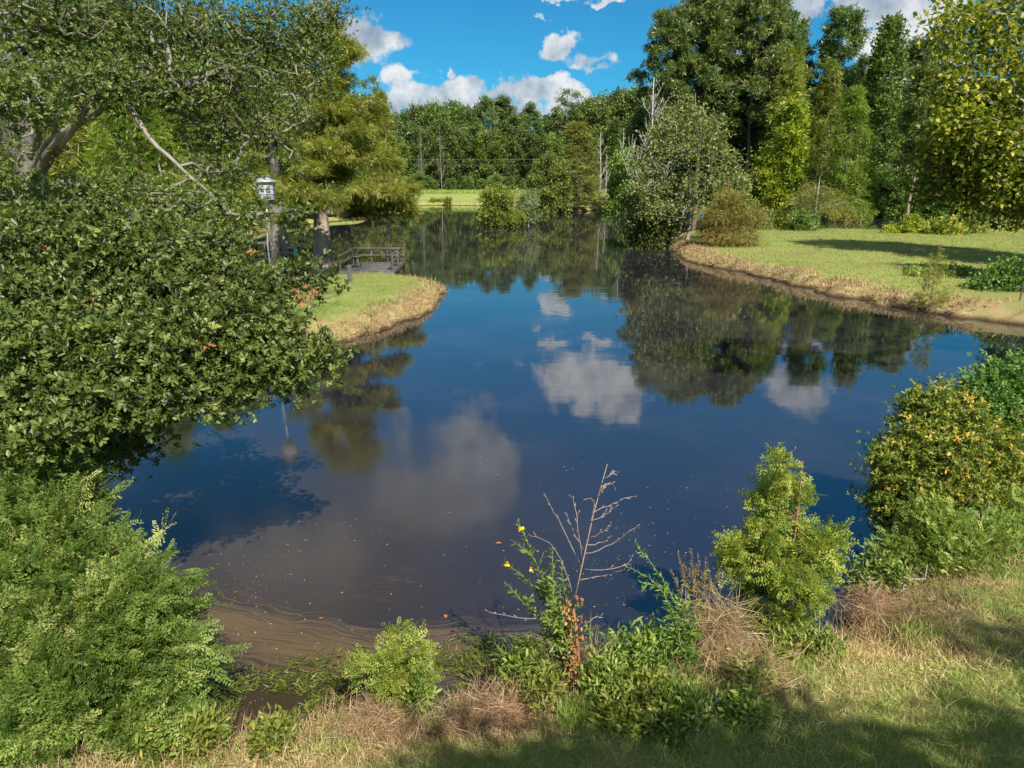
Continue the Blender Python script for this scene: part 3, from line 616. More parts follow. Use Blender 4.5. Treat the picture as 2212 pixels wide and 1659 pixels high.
# --- large cypress by the dock and its neighbour
def cypress_big(name, u, vb, D, top, R, label, seed, lobes, tr, leaf='cyp', per=26, flare=1.9, bark='barkc'):
    rng = np.random.default_rng(seed); x = ray(u, 400)[0]/ray(u, 400)[1]*D; z0 = -.1
    H = CAMZ+ray(u, top)[2]/ray(u, top)[1]*D-z0
    L = []
    for (lu, lv, ru, rv, n, dy) in lobes:
        c = W(lu, lv, D+dy)-np.array([x, D, z0]); k = (D+dy)/F; n = max(7, int(n*.28))
        for _ in range(5): L.append((c+rdir(rng, 1)[0]*np.array([ru*k*.8, ru*k*.7, rv*k*.8]), (ru*k*.42, ru*k*.4, rv*k*.30), n))
    tips = lobes_tips(rng, L, .3)
    tk = [(0, 0, -.2, tr*flare), (0, 0, .5, tr*1.25), (.02, 0, 2.2, tr), (.12, .1, H*.45, tr*.62), (-.05, .1, H*.75, tr*.3), (0, 0, H*.97, .04)]
    A, par, Rr, td = grow(rng, tk, tips, .45, .016, .12, .1, .15)
    e = empty(name, (x, D, z0), label, 'tree'); b = MB(); tubes(b, A, par, Rr, 8)
    # buttress ridges round the foot
    for k in range(7):
        a = k*.9+rng.uniform(-.2, .2); c, s = math.cos(a), math.sin(a)
        polytube(b, [(c*tr*flare*1.05, s*tr*flare*1.05, -.25), (c*tr*1.25, s*tr*1.25, .45), (c*tr*.85, s*tr*.85, 1.6), (c*tr*.6, s*tr*.6, 2.6)], [tr*.32, tr*.28, tr*.22, tr*.1], 6)
    link('trunk', b.mesh(name+'_trunk', M[bark], True), e)
    c = MB(); foliage(c, rng, tips, td, [t_card(.22, .05), feath_lo, feath_lo], int(per*.95), .20, .32, upd=-.35, nup=.9, flat=.55, tint0=.5, tv=.28)
    link('crown', c.mesh(name+'_crown', M[leaf]), e); return e
cypress_big('cypress_tree', 687, 582, 40, 10, 5, 'large cypress with flared trunk standing by the dock', 301,
    [(700, 60, 40, 40, 70, 0), (735, 130, 48, 40, 90, 0), (660, 130, 50, 50, 80, .5), (700, 210, 75, 45, 120, 0), (780, 240, 48, 26, 70, 0), (760, 300, 60, 28, 90, -.5), (640, 280, 55, 40, 80, 0), (820, 345, 40, 16, 60, -.5), (700, 330, 60, 24, 90, -.8), (690, 375, 54, 22, 80, -.9), (560, 420, 30, 20, 40, 0),
     (690, 425, 62, 26, 150, -1.8), (610, 405, 42, 24, 80, -.5), (800, 405, 58, 26, 110, -1), (862, 420, 42, 20, 70, -.3), (770, 450, 60, 20, 90, -.5), (840, 455, 48, 16, 60, 0), (655, 468, 40, 14, 40, -1)], .42)
cypress_big('cypress_tree', 592, 548, 50, 130, 4, 'shaded cypress with a wide grooved base behind the birdhouse pole', 302,
    [(590, 180, 50, 50, 100, 0), (560, 260, 70, 40, 110, 0), (630, 300, 50, 40, 80, 0), (560, 350, 70, 30, 90, 0), (520, 420, 50, 22, 60, 0), (620, 400, 40, 22, 50, 1)], .5, per=22, flare=2.2, bark='barko')
# --- grey-green tree at the tip of the right lawn
def loosetree(name, u, vb, D, label, seed, lobes, tk, leaf, bark, tmpl, per, spread, size, rt=.012, seg=.4, z0=None, sag=0.0, up=.35, cat='tree', **kw):
    rng = np.random.default_rng(seed); x = ray(u, 400)[0]/ray(u, 400)[1]*D; z0 = (gz(x, D)-.05) if z0 is None else z0; L = []
    for (lu, lv, ru, rv, n, dy) in lobes:
        c = W(lu, lv, D+dy)-np.array([x, D, z0]); k = (D+dy)/F; L.append((c, (ru*k, ru*k*.85, rv*k), n))
    tips = lobes_tips(rng, L, .3); A, par, Rr, td = grow(rng, tk, tips, seg, rt, .12, sag, up)
    e = empty(name, (x, D, z0), label, cat); b = MB(); tubes(b, A, par, Rr, 6); link('trunk' if cat == 'tree' else 'stems', b.mesh(name+'_wood', M[bark], True), e)
    c = MB(); foliage(c, rng, tips, td, tmpl, per, spread, size, **kw); link('crown' if cat == 'tree' else 'foliage', c.mesh(name+'_leaves', M[leaf]), e); return e
loosetree('birch_tree', 1491, 538, 50, 'grey-green tree with pale slender trunks at the tip of the right lawn', 310,
    [(1480, 250, 38, 30, 60, 0), (1440, 290, 45, 35, 70, 0), (1530, 290, 45, 35, 70, 0), (1480, 330, 70, 35, 90, 0), (1410, 350, 42, 40, 70, 0), (1560, 350, 42, 36, 70, 0), (1500, 400, 70, 30, 80, 0), (1400, 410, 45, 30, 60, 0), (1590, 395, 34, 24, 40, 0), (1440, 455, 60, 22, 60, -.5), (1540, 445, 48, 20, 40, -.5), (1400, 455, 40, 20, 40, .4)],
    [(0, 0, -.2, .15), (.15, 0, 1.6, .11), (-.1, 0, 4.5, .08), (.05, 0, 7.5, .05), (-.05, 0, 9.6, .02)], 'birch', 'barkg', sprig, 7, .24, .19, rt=.007)
loosetree('willow_bush', 1395, 545, 51, 'dark shaded bush overhanging the water left of the pale-trunked tree', 311,
    [(1395, 440, 36, 26, 70, 0), (1380, 490, 34, 30, 90, 0), (1420, 500, 42, 34, 90, 0), (1450, 470, 36, 26, 50, .5), (1400, 535, 34, 14, 50, -.3)], [(0, 0, -.2, .12), (.1, 0, 1.5, .08), (0, 0, 3.2, .03)], 'decd', 'barkd', sprig, 16, .25, .18, z0=.1, cat='bush')
loosetree('cypress_sapling', 1572, 565, 46, 'young cypress turning russet at the corner of the right lawn', 312,
    [(1575, 436, 34, 22, 60, 0), (1545, 470, 40, 24, 80, 0), (1612, 470, 38, 26, 80, 0), (1570, 508, 66, 22, 130, 0), (1600, 540, 54, 20, 100, 0), (1540, 552, 48, 18, 80, 0), (1490, 556, 30, 12, 40, 0)], [(0, 0, -.2, .08), (0, 0, 2.0, .05), (.05, 0, 4.2, .015)], 'cypo', 'stem', [t_card(.22, .05), feath_lo], 20, .2, .26, sag=.1, up=.1, upd=-.1, tint0=.55, tv=.35)
loosetree('cypress_sapling', 1768, 514, 62, 'thin cypress sapling with a bare pale trunk behind the right lawn', 313,
    [(1765, 415, 34, 14, 50, 0), (1735, 432, 34, 10, 40, 0), (1800, 440, 34, 10, 40, 0), (1765, 448, 50, 8, 40, 0)], [(0, 0, -.2, .13), (0, 0, 2.5, .09), (.05, 0, 4.4, .02)], 'cypo', 'dead', [t_card(.22, .05), feath_lo], 22, .24, .24, up=.0, upd=-.1, rt=.006)
for (u, v, ru, rv, D, lf, lab, nm) in [(1733, 486, 32, 28, 60, 'decg', 'vivid green bush left of the bare-trunked cypress sapling', 'bush'), (1650, 480, 18, 24, 62, 'birch', 'greyish twiggy bush behind the left end of the right lawn', 'bush'),
        (1690, 480, 32, 28, 63, 'shrub', 'olive bush beside the greyish twiggy bush', 'bush'), (1968, 496, 32, 28, 57, 'yel', 'larger yellow bush at the pond side of the right lawn', 'bush'), (1922, 508, 15, 14, 57, 'yel', 'small yellow bush left of the larger yellow bush', 'bush'),
        (2045, 498, 38, 24, 55, 'copper', 'yellow-brown bush beside the tall green weeds of the right lawn', 'bush'), (2100, 468, 44, 42, 57, 'shrub', 'tall yellow-green weeds at the corner of the back pond', 'bush'), (1590, 450, 44, 34, 58, 'mid', 'green bush behind the russet young cypress', 'bush'),
        (1830, 470, 40, 20, 84, 'shrub', 'light green low bush at the water edge under the light green cypress', 'bush'), (1500, 548, 22, 14, 47, 'decg', 'small green bush under the pale-trunked tree', 'bush')]:
    k = D/F
    loosetree(nm, u, v, D, lab, int(u), [(u, v, ru, rv, 110, 0)], [(0, 0, -.2, .05), (0, 0, rv*k*1.2, .02)], {'mid': 'decm'}.get(lf, lf), 'stem', sprig, 15, .16, .17, z0=gz(float(ray(u, 400)[0]/ray(u, 400)[1]*D), D)-.1, cat='bush', tv=.3, seg=.3)
# island bush in the middle of the pond
loosetree('island_bush', 1100, 496, 76, 'round bush standing in the middle of the water', 320,
    [(1075, 430, 34, 26, 120, 0), (1065, 465, 26, 24, 110, -.4), (1100, 475, 30, 18, 80, -.6)], [(0, 0, -.3, .12), (0, 0, 2.5, .05)], 'shrub', 'barkd', sprig, 17, .24, .22, z0=-.1, cat='bush', tint0=.35)
loosetree('twiggy_bush', 1142, 480, 76.5, 'grey twiggy half-bare bush on the right flank of the island bush', 321,
    [(1138, 435, 30, 26, 150, 0), (1148, 465, 22, 14, 70, 0)], [(0, 0, -.3, .10), (0, 0, 1.8, .05)], 'birch', 'dead', sprig, 6, .2, .15, rt=.008, z0=-.1, cat='bush')
# --- yellowing maple on the right, its trunk outside the picture
def maple():
    rng = np.random.default_rng(330); e = empty('maple_tree', (15.6, 15.2, .8), 'yellowing maple with its branches hanging in from the right edge', 'tree')
    o = np.array([15.6, 15.2, .8]); L = []
    for (u, v, Y, ru, rv, n) in [(2090, 40, 13.5, 60, 30, 60), (2040, 75, 13, 45, 24, 34), (2130, 110, 13.5, 60, 40, 70), (2185, 40, 14, 70, 60, 90), (2060, 130, 12.5, 30, 16, 14), (2200, 190, 13, 70, 60, 110), (2090, 200, 13.2, 60, 40, 80), (2050, 170, 13, 30, 20, 20),
                             (2110, 300, 13, 80, 55, 160), (2060, 270, 12.6, 40, 30, 50), (2190, 330, 13.5, 80, 60, 120), (2020, 350, 13.4, 42, 30, 50), (2090, 400, 13.5, 80, 36, 110), (2180, 420, 13.8, 70, 36, 100), (2010, 395, 13.8, 36, 22, 34), (2250, 250, 14, 60, 150, 200), (2185, 460, 14, 40, 14, 26), (2270, 430, 14.5, 50, 30, 40)]:
        k = Y/F; L.append((W(u, v, Y)-o, (ru*k, ru*k*1.1, rv*k), int(n*(.62 if v < 260 else .85)*(.6 if u < 2060 else 1))))
    L.append(((-.5, 0, 7.5), (2.5, 2.8, 2.5), 200)); L.append(((.5, 0, 4.5), (2.2, 2.4, 1.2), 90)); L.append(((.2, .5, 10.5), (2.2, 2.2, 1.8), 90))
    tips = lobes_tips(rng, L, .2)
    A, par, R, td = grow(rng, [(0, 0, -.3, .3), (0, 0, 1.8, .2), (-.2, 0, 5, .16), (0, 0, 9, .1), (0, 0, 11.5, .03)], tips, .35, .008, .1, .05, .3)
    b = MB(); tubes(b, A, par, R, 6); link('trunk', b.mesh('maple_wood', M['barkg'], True), e)
    c = MB(); foliage(c, rng, tips, td, t_maple(rng), 21, .15, .115, rnd=1.1, upd=-.1, nup=.6, tint0=.36, tv=.36); link('crown', c.mesh('maple_crown', M['maple']), e)
maple()
# --- the big water oak on the left
def oak():
    rng = np.random.default_rng(340); o = np.array([-9.2, 14.2, gz(-9.2, 14.2)-.1]); e = empty('oak_tree', o, 'big water oak with long spreading branches filling the left side', 'tree')
    L = []
    spec = [  # u, v, distance, half width px, half height px, tips
        (60, 60, 10, 90, 70, 150), (200, 50, 10.5, 90, 70, 150), (340, 50, 11, 90, 70, 160), (470, 60, 12, 80, 60, 150), (590, 60, 12.5, 70, 55, 130), (690, 45, 13, 45, 40, 70), (735, 18, 13, 18, 16, 12),
        (120, 180, 9.5, 110, 50, 140), (290, 170, 10.5, 90, 60, 150), (430, 180, 11, 90, 60, 160), (560, 170, 12, 80, 60, 150), (660, 140, 12.5, 50, 50, 90), (690, 90, 13, 40, 30, 40),
        (40, 220, 8, 60, 40, 70), (60, 330, 13, 70, 60, 60), (430, 290, 11.5, 60, 40, 50), (540, 270, 11.5, 70, 45, 90), (640, 250, 12, 40, 45, 50), (480, 380, 11, 70, 35, 70), (640, 340, 11.8, 24, 24, 16), (480, 335, 11.5, 30, 26, 22),
        (30, 420, 9, 60, 40, 70), (160, 440, 9, 90, 36, 110), (300, 420, 9.5, 70, 36, 60), (420, 450, 9.5, 80, 40, 100), (525, 462, 10.5, 40, 22, 50), (628, 462, 11, 24, 14, 22),
        (60, 520, 7.5, 90, 50, 140), (210, 540, 7.5, 90, 50, 130), (350, 540, 8, 80, 40, 100), (460, 530, 8.5, 60, 36, 70),
        (60, 640, 7, 90, 50, 140), (220, 640, 7.2, 90, 44, 120), (370, 620, 7.5, 80, 40, 110), (480, 600, 8, 50, 26, 50),
        (550, 610, 8, 40, 14, 40), (620, 604, 8, 40, 10, 30), (682, 596, 8, 28, 7, 16), (540, 655, 7.6, 44, 22, 46), (585, 692, 7.4, 30, 16, 26),
        (450, 690, 7, 90, 36, 120), (560, 735, 7, 56, 22, 60), (640, 758, 7, 44, 12, 30), (700, 770, 7, 24, 6, 12),
        (80, 740, 6.3, 100, 50, 150), (240, 740, 6.4, 100, 46, 150), (390, 760, 6.6, 80, 36, 110), (520, 790, 6.8, 60, 28, 70), (615, 800, 6.9, 32, 20, 28), (640, 826, 6.9, 14, 10, 8),
        (80, 840, 6, 90, 34, 110), (220, 850, 6, 90, 26, 90), (370, 850, 6.4, 70, 22, 70), (480, 850, 6.5, 40, 12, 26),
        (120, 905, 5.8, 110, 18, 60), (270, 950, 7.6, 60, 40, 70), (230, 900, 8.6, 70, 60, 90)]
    for (u, v, Y, ru, rv, n) in spec:
        k = Y/F; L.append((W(u, v, Y)-o, (ru*k, ru*k*1.3, rv*k*.95), int(n*(.78 if v < 200 else .55 if v < 500 else .62 if v < 700 else .72))))
    for c in [(-3, 3, 9), (0, 4, 10), (-4, 0, 7), (0, 0, 13.5), (-3, -3, 9), (1.2, .8, 12.5), (3.7, 1.3, 11.5), (5.2, 2.8, 11), (3.2, 3.8, 13.5), (.2, 3.8, 13), (2.2, -1.2, 13.5), (-2, .8, 13.5), (5.8, .3, 10.6)]: L.append((c, (2.0, 2.0, 1.5), 90))
    tips = lobes_tips(rng, L, .1)
    tk = [(0, 0, -.3, .52), (.05, 0, .9, .34), (.1, -.1, 3.2, .30), (-.1, -.2, 6, .24), (.3, 0, 9, .15), (.2, 0, 14.0, .05)]
    # main limbs laid out by hand: from the trunk into the sprays
    A0 = np.array(tk)
    limbs = [[(118, 300, 13.2), (190, 240, 12), (270, 197, 11), (400, 185, 10.6), (450, 181, 10.5)], [(120, 330, 13.5), (230, 200, 10.8), (330, 320, 10.2), (480, 460, 9.6)],
             [(100, 250, 13), (90, 130, 11), (60, 60, 10), (20, 20, 9.5)], [(110, 270, 13), (170, 110, 12), (210, 30, 11.5)], [(140, 400, 13), (300, 470, 11), (470, 560, 9), (640, 600, 8)],
             [(130, 450, 12.5), (220, 560, 9.5), (400, 680, 7.6), (620, 745, 7.1)], [(110, 470, 12.5), (100, 600, 8.5), (150, 730, 6.8), (330, 780, 6.4)], [(270, 197, 11), (420, 260, 11.4), (560, 300, 11.6), (660, 250, 12.2)], [(400, 185, 10.6), (540, 120, 12), (660, 60, 13)]]
    A, par, R, td = None, None, None, None
    # joined into one skeleton: seed the limb nodes as early tips of their own
    pts = [tuple(q) for q in tk]
    mbw = MB(); nodes = []
    for li, lb in enumerate(limbs):
        w = [W(u, v, Y)-o for u, v, Y in lb]
        j = int(np.argmin([abs(q[2]-(w[0][2]-.8)) for q in tk])); st_ = np.array([0.0, -.1, max(1.5, w[0][2]-.8)]) if li < 7 else w[0]
        pp = ([st_] if li < 7 else [])+w; pp = np.array(pp)
        # smooth curve
        t = np.linspace(0, len(pp)-1, 6*len(pp)); i = np.clip(t.astype(int), 0, len(pp)-2); f = (t-i)[:, None]; p0 = pp[np.clip(i-1, 0, None)]; p1 = pp[i]; p2 = pp[i+1]; p3 = pp[np.clip(i+2, None, len(pp)-1)]
        cv = .5*((2*p1)+(-p0+p2)*f+(2*p0-5*p1+4*p2-p3)*f*f+(-p0+3*p1-3*p2+p3)*f**3)
        cv += np.cumsum(rng.normal(0, .012, cv.shape), 0); rr = np.linspace(.085 if li < 7 else .045, .012, len(cv)); polytube(mbw, cv, rr, 7); nodes.append(cv)
    LN = np.concatenate(nodes)
    class G: pass
    # grow the rest, with limb nodes usable as parents (zero-length links to themselves)
    A, par, R, td = grow_from(rng, tk, LN, tips, .32, .0062, .10, .0, .22)
    tubes(mbw, A, par, R, 6); link('trunk', mbw.mesh('oak_wood', M['barko'], True), e)
    ros = [t_rosette(rng, 7), t_rosette(rng, 6), t_rosette(rng, 8), t_rosette(rng, 5)]
    c = MB(); foliage(c, rng, tips, td, ros, 9, .13, np.repeat(.050+.022*(1-sm(tips[:, 1]+o[1], 7, 10.5)), 9), out=.8, rnd=.75, upd=.15, nup=.2, tint0=.45, tv=.2); link('crown', c.mesh('oak_crown', M['oak']), e)
    dl = [W(u, v, Y)-o for (u, v, Y) in [(650, 640, 7.5), (668, 630, 7.5), (560, 640, 7.6), (345, 848, 6.3), (395, 840, 6.4), (120, 535, 7.3), (215, 655, 7), (480, 600, 7.8), (590, 790, 6.8), (430, 740, 6.4), (545, 545, 8.3)]]
    d = MB(); foliage(d, rng, np.array(dl), np.tile([0, -.3, -.6], (len(dl), 1)), ros, 4, .04, .075, upd=-.8); tag(link('withered_leaves', d.mesh('oak_dead_leaves', M['oak_dead']), e), 'withered orange leaf clusters')
def grow_from(rng, tk, LN, tips, seg, rt, wob, sag, up):
    """like grow(), with extra limb nodes as possible parents"""
    tr = np.asarray(tk, float); pts = [tr[0, :3]]; rad = [tr[0, 3]]; par = [-1]
    for i in range(1, len(tr)):
        L = np.linalg.norm(tr[i, :3]-tr[i-1, :3]); k = max(1, int(L/seg))
        for j in range(1, k+1): f = j/k; pts.append(tr[i-1, :3]*(1-f)+tr[i, :3]*f); rad.append(tr[i-1, 3]*(1-f)+tr[i, 3]*f); par.append(len(pts)-2)
    nt = len(pts); nl = len(LN); cap = nt+nl+len(tips)*8; A = np.zeros((cap, 3)); A[:nt] = pts; A[nt:nt+nl] = LN; P_ = np.full(cap, -1); P_[:nt] = par; n = nt+nl; dep = np.zeros(cap)
    base = A[:n].copy(); d0 = np.array([np.min(((base-t)**2).sum(1)) for t in tips]); td = np.zeros((len(tips), 3)); tn = np.zeros(len(tips), int)
    for q in np.argsort(d0):
        t = tips[q]; D = np.sqrt(((A[:n]-t)**2).sum(1)); j = int(np.argmin(D+up*np.maximum(0, A[:n, 2]-t[2]+.2*D)+.12*dep[:n])); p = A[j].copy(); L = D[j]; k = min(8, max(1, int(round(L/seg)))); last = j; side = rng.normal(0, wob*L, 3)
        for m in range(1, k+1):
            if n >= cap: break
            f = m/k; b = math.sin(math.pi*f); A[n] = p*(1-f)+t*f+side*b+np.array([0, 0, b*L*(.12-sag)]); P_[n] = last; dep[n] = dep[j]+L*f; last = n; n += 1
        td[q] = t-(A[P_[last]] if P_[last] >= 0 else p); tn[q] = last
    cnt = np.zeros(n)
    for i in tn: cnt[i] += 1
    for i in range(n-1, 0, -1):
        if P_[i] >= 0: cnt[P_[i]] += cnt[i]
    R = rt*np.maximum(cnt, 1)**.5; R[:nt] = rad; R[nt:nt+nl] = .02; R[nt+nl:] = np.minimum(R[nt+nl:], .05)
    return A[:n], P_[:n], R, nrm(td+1e-6)
oak()
# --- tree standing behind the photographer; its crown shades the near grass
def shade_tree(name, loc, label, seed, lobes, H):
    rng = np.random.default_rng(seed); e = empty(name, loc, label, 'tree'); tips = lobes_tips(rng, lobes, .3)
    A, par, R, td = grow(rng, [(0, 0, -.3, .3), (0, 0, 2.5, .22), (0, 0, H*.6, .15), (0, 0, H, .04)], tips, .5, .01)
    b = MB(); tubes(b, A, par, R, 6); link('trunk', b.mesh('shade_wood', M['barkg'], True), e)
    c = MB(); foliage(c, rng, tips, td, t_leaf(.5), 22, .17, .15, tint0=.4); link('crown', c.mesh('shade_crown', M['decm']), e)
sl_ = []
for (u, v, ru, rv, h, n) in [(1150, 1700, .9, .2, 7.5, 30), (1400, 1690, .7, .2, 7.8, 26), (1640, 1660, .5, .2, 8, 24), (1780, 1600, .3, .25, 8, 16), (1900, 1665, .5, .22, 8.2, 24), (2230, 1400, .35, .4, 8.5, 22), (2220, 1650, .4, .25, 8.5, 22)]:
    q = P(u, v, .7); c = np.array([q[0], q[1], .7])+np.array(sd)/sd[2]*h; sl_.append((c-np.array([6.8, -5.6, .8]), (ru, rv, .4), n))
sl_ += [((1.5, -2.5, 7.5), (2.4, 1.6, 2), 120)]
shade_tree('oak_tree', (6.8, -5.6, .8), 'leafy oak behind the viewpoint shading the near grass', 350, sl_, 10.5)
# ------------------------------------------------------------------ near bank plants
def jfeather(seed, n=8, ll=.30, lw=.085):
    r = np.random.default_rng(seed); V = []; Fc = []; cx, cz = r.uniform(-.35, .35), r.uniform(-.5, .1)
    for y in np.linspace(.06, .97, n):
        c = np.array([cx*y*y, y, cz*y*y])
        for sg in (-1, 1):
            L = ll*math.sin(math.pi*(.14+.76*y))**.6*r.uniform(.6, 1.15); a = r.uniform(.25, .9); zz = r.uniform(-.10, .10); b = len(V); d = np.array([sg*math.cos(a), math.sin(a), zz]); p = np.array([-sg*math.sin(a), math.cos(a), r.uniform(-.4, .4)])
            V += [c, c+d*L*.5+p*lw*.6, c+d*L, c+d*L*.5-p*lw*.6]; Fc.append([b, b+1, b+2, b+3])
    return np.array(V, float), np.array(Fc)
FE = [jfeather(i) for i in range(6)]; FS = [jfeather(20+i, 6, .36, .10) for i in range(5)]
def near_bush(name, label, cat, base, lobes, tk, leaf, bark, tmpl, per, spread, size, seed, rt=.004, seg=.15, sag=0.0, up=.3, parts=('stems', 'foliage'), shell=.3, tips=None, **kw):
    """lobes: (u, v, distance, half width px, half height px, tips)"""
    rng = np.random.default_rng(seed); o = np.array([base[0], base[1], gz(base[0], base[1])-.04 if len(base) < 3 else base[2]]); L = []
    for (u, v, Y, ru, rv, n) in lobes:
        k = Y/F; L.append((W(u, v, Y)-o, (ru*k, ru*k*.9, rv*k*.95), n))
    tips = lobes_tips(rng, L, shell) if tips is None else tips-o
    gzt = hfun(tips[:, 0]+o[0], tips[:, 1]+o[1])-o[2]; tips[:, 2] = np.maximum(tips[:, 2], np.maximum(gzt, -o[2])+.04)
    A, par, R, td = grow(rng, tk, tips, seg, rt, .12, sag, up)
    e = empty(name, o, label, cat); b = MB(); tubes(b, A, par, R, 5); link(parts[0], b.mesh(name+'_wood', M[bark], True), e)
    c = MB(); foliage(c, rng, tips, td, tmpl, per, spread, size, **kw); link(parts[1], c.mesh(name+'_leaves', M[leaf]), e)
    return e
def spray(seed):
    r = np.random.default_rng(seed); n = 13; y = np.linspace(.12, 1, n); cz = r.uniform(-.5, -.15); cx = r.uniform(-.25, .25); org = np.stack([cx*y*y, y, cz*y*y], 1); sg = np.where(np.arange(n) % 2, 1, -1); d = np.stack([sg*r.uniform(.5, 1.0, n)*(1-y*.6), .6+y*.5, r.normal(0, .28, n)-.25*y], 1)
    mb = MB()
    for i in range(n): fv, ff = FE[r.integers(0, 6)]; place(mb, fv, ff, org[i:i+1], frames(d[i:i+1], np.array([[0, 0, 1.0]])+r.normal(0, .4, (1, 3))), np.array([.52*(1-.35*y[i])*r.uniform(.8, 1.2)]), 0.0)
    return np.concatenate(mb.v), np.concatenate(mb.f)
SPR = [spray(i) for i in range(5)]
near_bush('cypress_bush', 'large bright green feathery cypress bush in the lower left corner', 'bush', (-3.75, 5.15), [
    (20, 930, 6.4, 60, 30, 40), (100, 950, 6.4, 40, 24, 24), (175, 1030, 6.2, 30, 20, 14), (30, 1000, 6.2, 70, 40, 50),
    (42, 960, 6.2, 72, 28, 37), (62, 1010, 6.1, 56, 27, 37), (24, 1060, 5.7, 72, 40, 55), (71, 1090, 5.7, 64, 32, 49), (139, 1120, 5.8, 40, 24, 24), (51, 1180, 5.4, 88, 48, 74), (117, 1190, 5.4, 56, 40, 55), (171, 1160, 5.7, 24, 24, 12),
    (199, 1240, 5.4, 48, 27, 43), (281, 1250, 5.4, 28, 20, 16), (79, 1310, 5.0, 96, 48, 86), (181, 1330, 5.0, 72, 48, 74), (286, 1330, 5.1, 48, 40, 55), (327, 1400, 5.1, 35, 35, 37), (79, 1430, 4.7, 96, 48, 86), (190, 1430, 4.7, 72, 48, 80),
    (299, 1460, 4.8, 51, 35, 55), (340, 1470, 4.9, 27, 27, 18), (97, 1530, 4.5, 96, 36, 68), (199, 1540, 4.5, 72, 35, 62), (308, 1550, 4.6, 48, 28, 37), (-80, 1250, 5.4, 60, 200, 160)],
    [(0, 0, -.1, .05), (0, 0, .5, .04), (.1, .2, 1.1, .02), (0, .3, 1.6, .01)], 'cypn', 'stem', SPR, 1, .04, .36, 401, sag=.1, upd=.25, nup=.8, out=1.0, rnd=.5, tint0=.48, tv=.3, shell=.8)
# two saplings with spire shape
def spire(name, label, u, vt, vb, Y, Rpx, seed, n, per, size, lean=0.0, pw=.75, base=.05, tint=.5):
    rng = np.random.default_rng(seed); b = W(u, vb, Y); t = W(u, vt, Y); x, y = b[0], Y; z0 = max(gz(x, y), 0)-.03; H = t[2]-z0; k = Y/F
    tp = cone(rng, H, Rpx*k, base, n, pw, 11, 1.0); tp += np.array([x, y, z0])
    return near_bush(name, label, 'bush', (x, y, z0), [], [(0, 0, -.05, .022), (0, 0, H*.5, .014), (lean, 0, H*.98, .004)], 'cyps', 'stem', FS, per, .045, size*.72, seed, tips=tp, sag=-.05, up=.25, upd=.15, nup=.3, out=1.0, rnd=.55, tint0=tint, tv=.3, rt=.003)
def traced(label, u, vb, top, lobes, seed, per, size, tint, tvv=.28):
    x, y = P(u, vb, .3); z0 = max(gz(x, y), 0)-.03; H = W(u, top, y)[2]-z0; r = np.random.default_rng(seed)
    return near_bush('cypress_sapling', label, 'bush', (x, y, z0), [(a_, b_, y+r.uniform(-.12, .12), ru*.85, rv*.8, int(ru*.62)+3) for a_, b_, ru, rv in lobes], [(0, 0, -.05, .024), (0, 0, H*.5, .014), (0, .02, H*.97, .004)], 'cyps', 'stem', FS, per, .04, size, seed, sag=-.05, up=.3, upd=.2, nup=.3, out=1.1, rnd=.5, tint0=tint, tv=tvv, rt=.0035)
traced('tall pointed cypress sapling on the near bank between the weeds and the coppery bush', 1690, 1385, 985, [(1690, 1010, 18, 26), (1678, 1055, 36, 22), (1718, 1068, 28, 18), (1650, 1085, 22, 14), (1692, 1112, 38, 22), (1650, 1148, 34, 15), (1728, 1142, 32, 14), (1636, 1192, 46, 15), (1700, 1188, 50, 22), (1762, 1186, 34, 12), (1797, 1162, 12, 26), (1602, 1222, 44, 14), (1690, 1236, 70, 24), (1775, 1222, 38, 15), (1590, 1180, 22, 10), (1655, 1288, 58, 22), (1742, 1288, 46, 20), (1700, 1338, 56, 22), (1640, 1340, 30, 18)], 411, 8, .115, .55)
traced('small yellow-green cypress sapling alone at the near water edge', 858, 1530, 1366, [(865, 1376, 12, 16), (864, 1408, 28, 13), (902, 1404, 14, 8), (838, 1428, 20, 9), (882, 1438, 40, 13), (798, 1450, 26, 8), (778, 1438, 10, 7), (850, 1464, 40, 13), (908, 1464, 26, 10), (862, 1500, 48, 15)], 412, 6, .095, .66)
# coppery wax myrtle, green bush and fine-leaved bush on the right
lf_s = [t_leaf(.42), t_leaf(.36, .45)]
ros_s = [t_rosette(np.random.default_rng(5+i), 6, .38, .55) for i in range(3)]
near_bush('wax_myrtle', 'dense bush with coppery shoot tips on the right bank', 'bush', (5.9, 8.6), [
    (2060, 905, 8.6, 60, 40, 80), (1990, 900, 8.6, 40, 36, 50), (1965, 960, 8.4, 50, 30, 60), (2040, 970, 8.3, 80, 50, 140), (2130, 970, 8.5, 70, 60, 120), (1930, 1010, 8.3, 40, 30, 44), (1905, 990, 8.3, 18, 22, 14), (1990, 1050, 8.2, 80, 50, 140),
    (1915, 1075, 8.2, 34, 22, 36), (2090, 1060, 8.2, 80, 50, 140), (2180, 1050, 8.6, 60, 60, 110), (1960, 1120, 8.1, 60, 44, 100), (2060, 1140, 8.0, 80, 50, 110), (2010, 868, 8.6, 20, 30, 18), (2055, 860, 8.7, 20, 24, 16), (1975, 875, 8.6, 10, 24, 8)],
    [(0, 0, -.1, .07), (0, 0, .9, .05), (-.1, 0, 1.4, .03), (0, 0, 1.8, .01)], 'copper', 'barkg', ros_s, 12, .10, .062, 421, upd=.5, nup=.2, out=1.0, rnd=.6, tint0=.42, tv=.34)
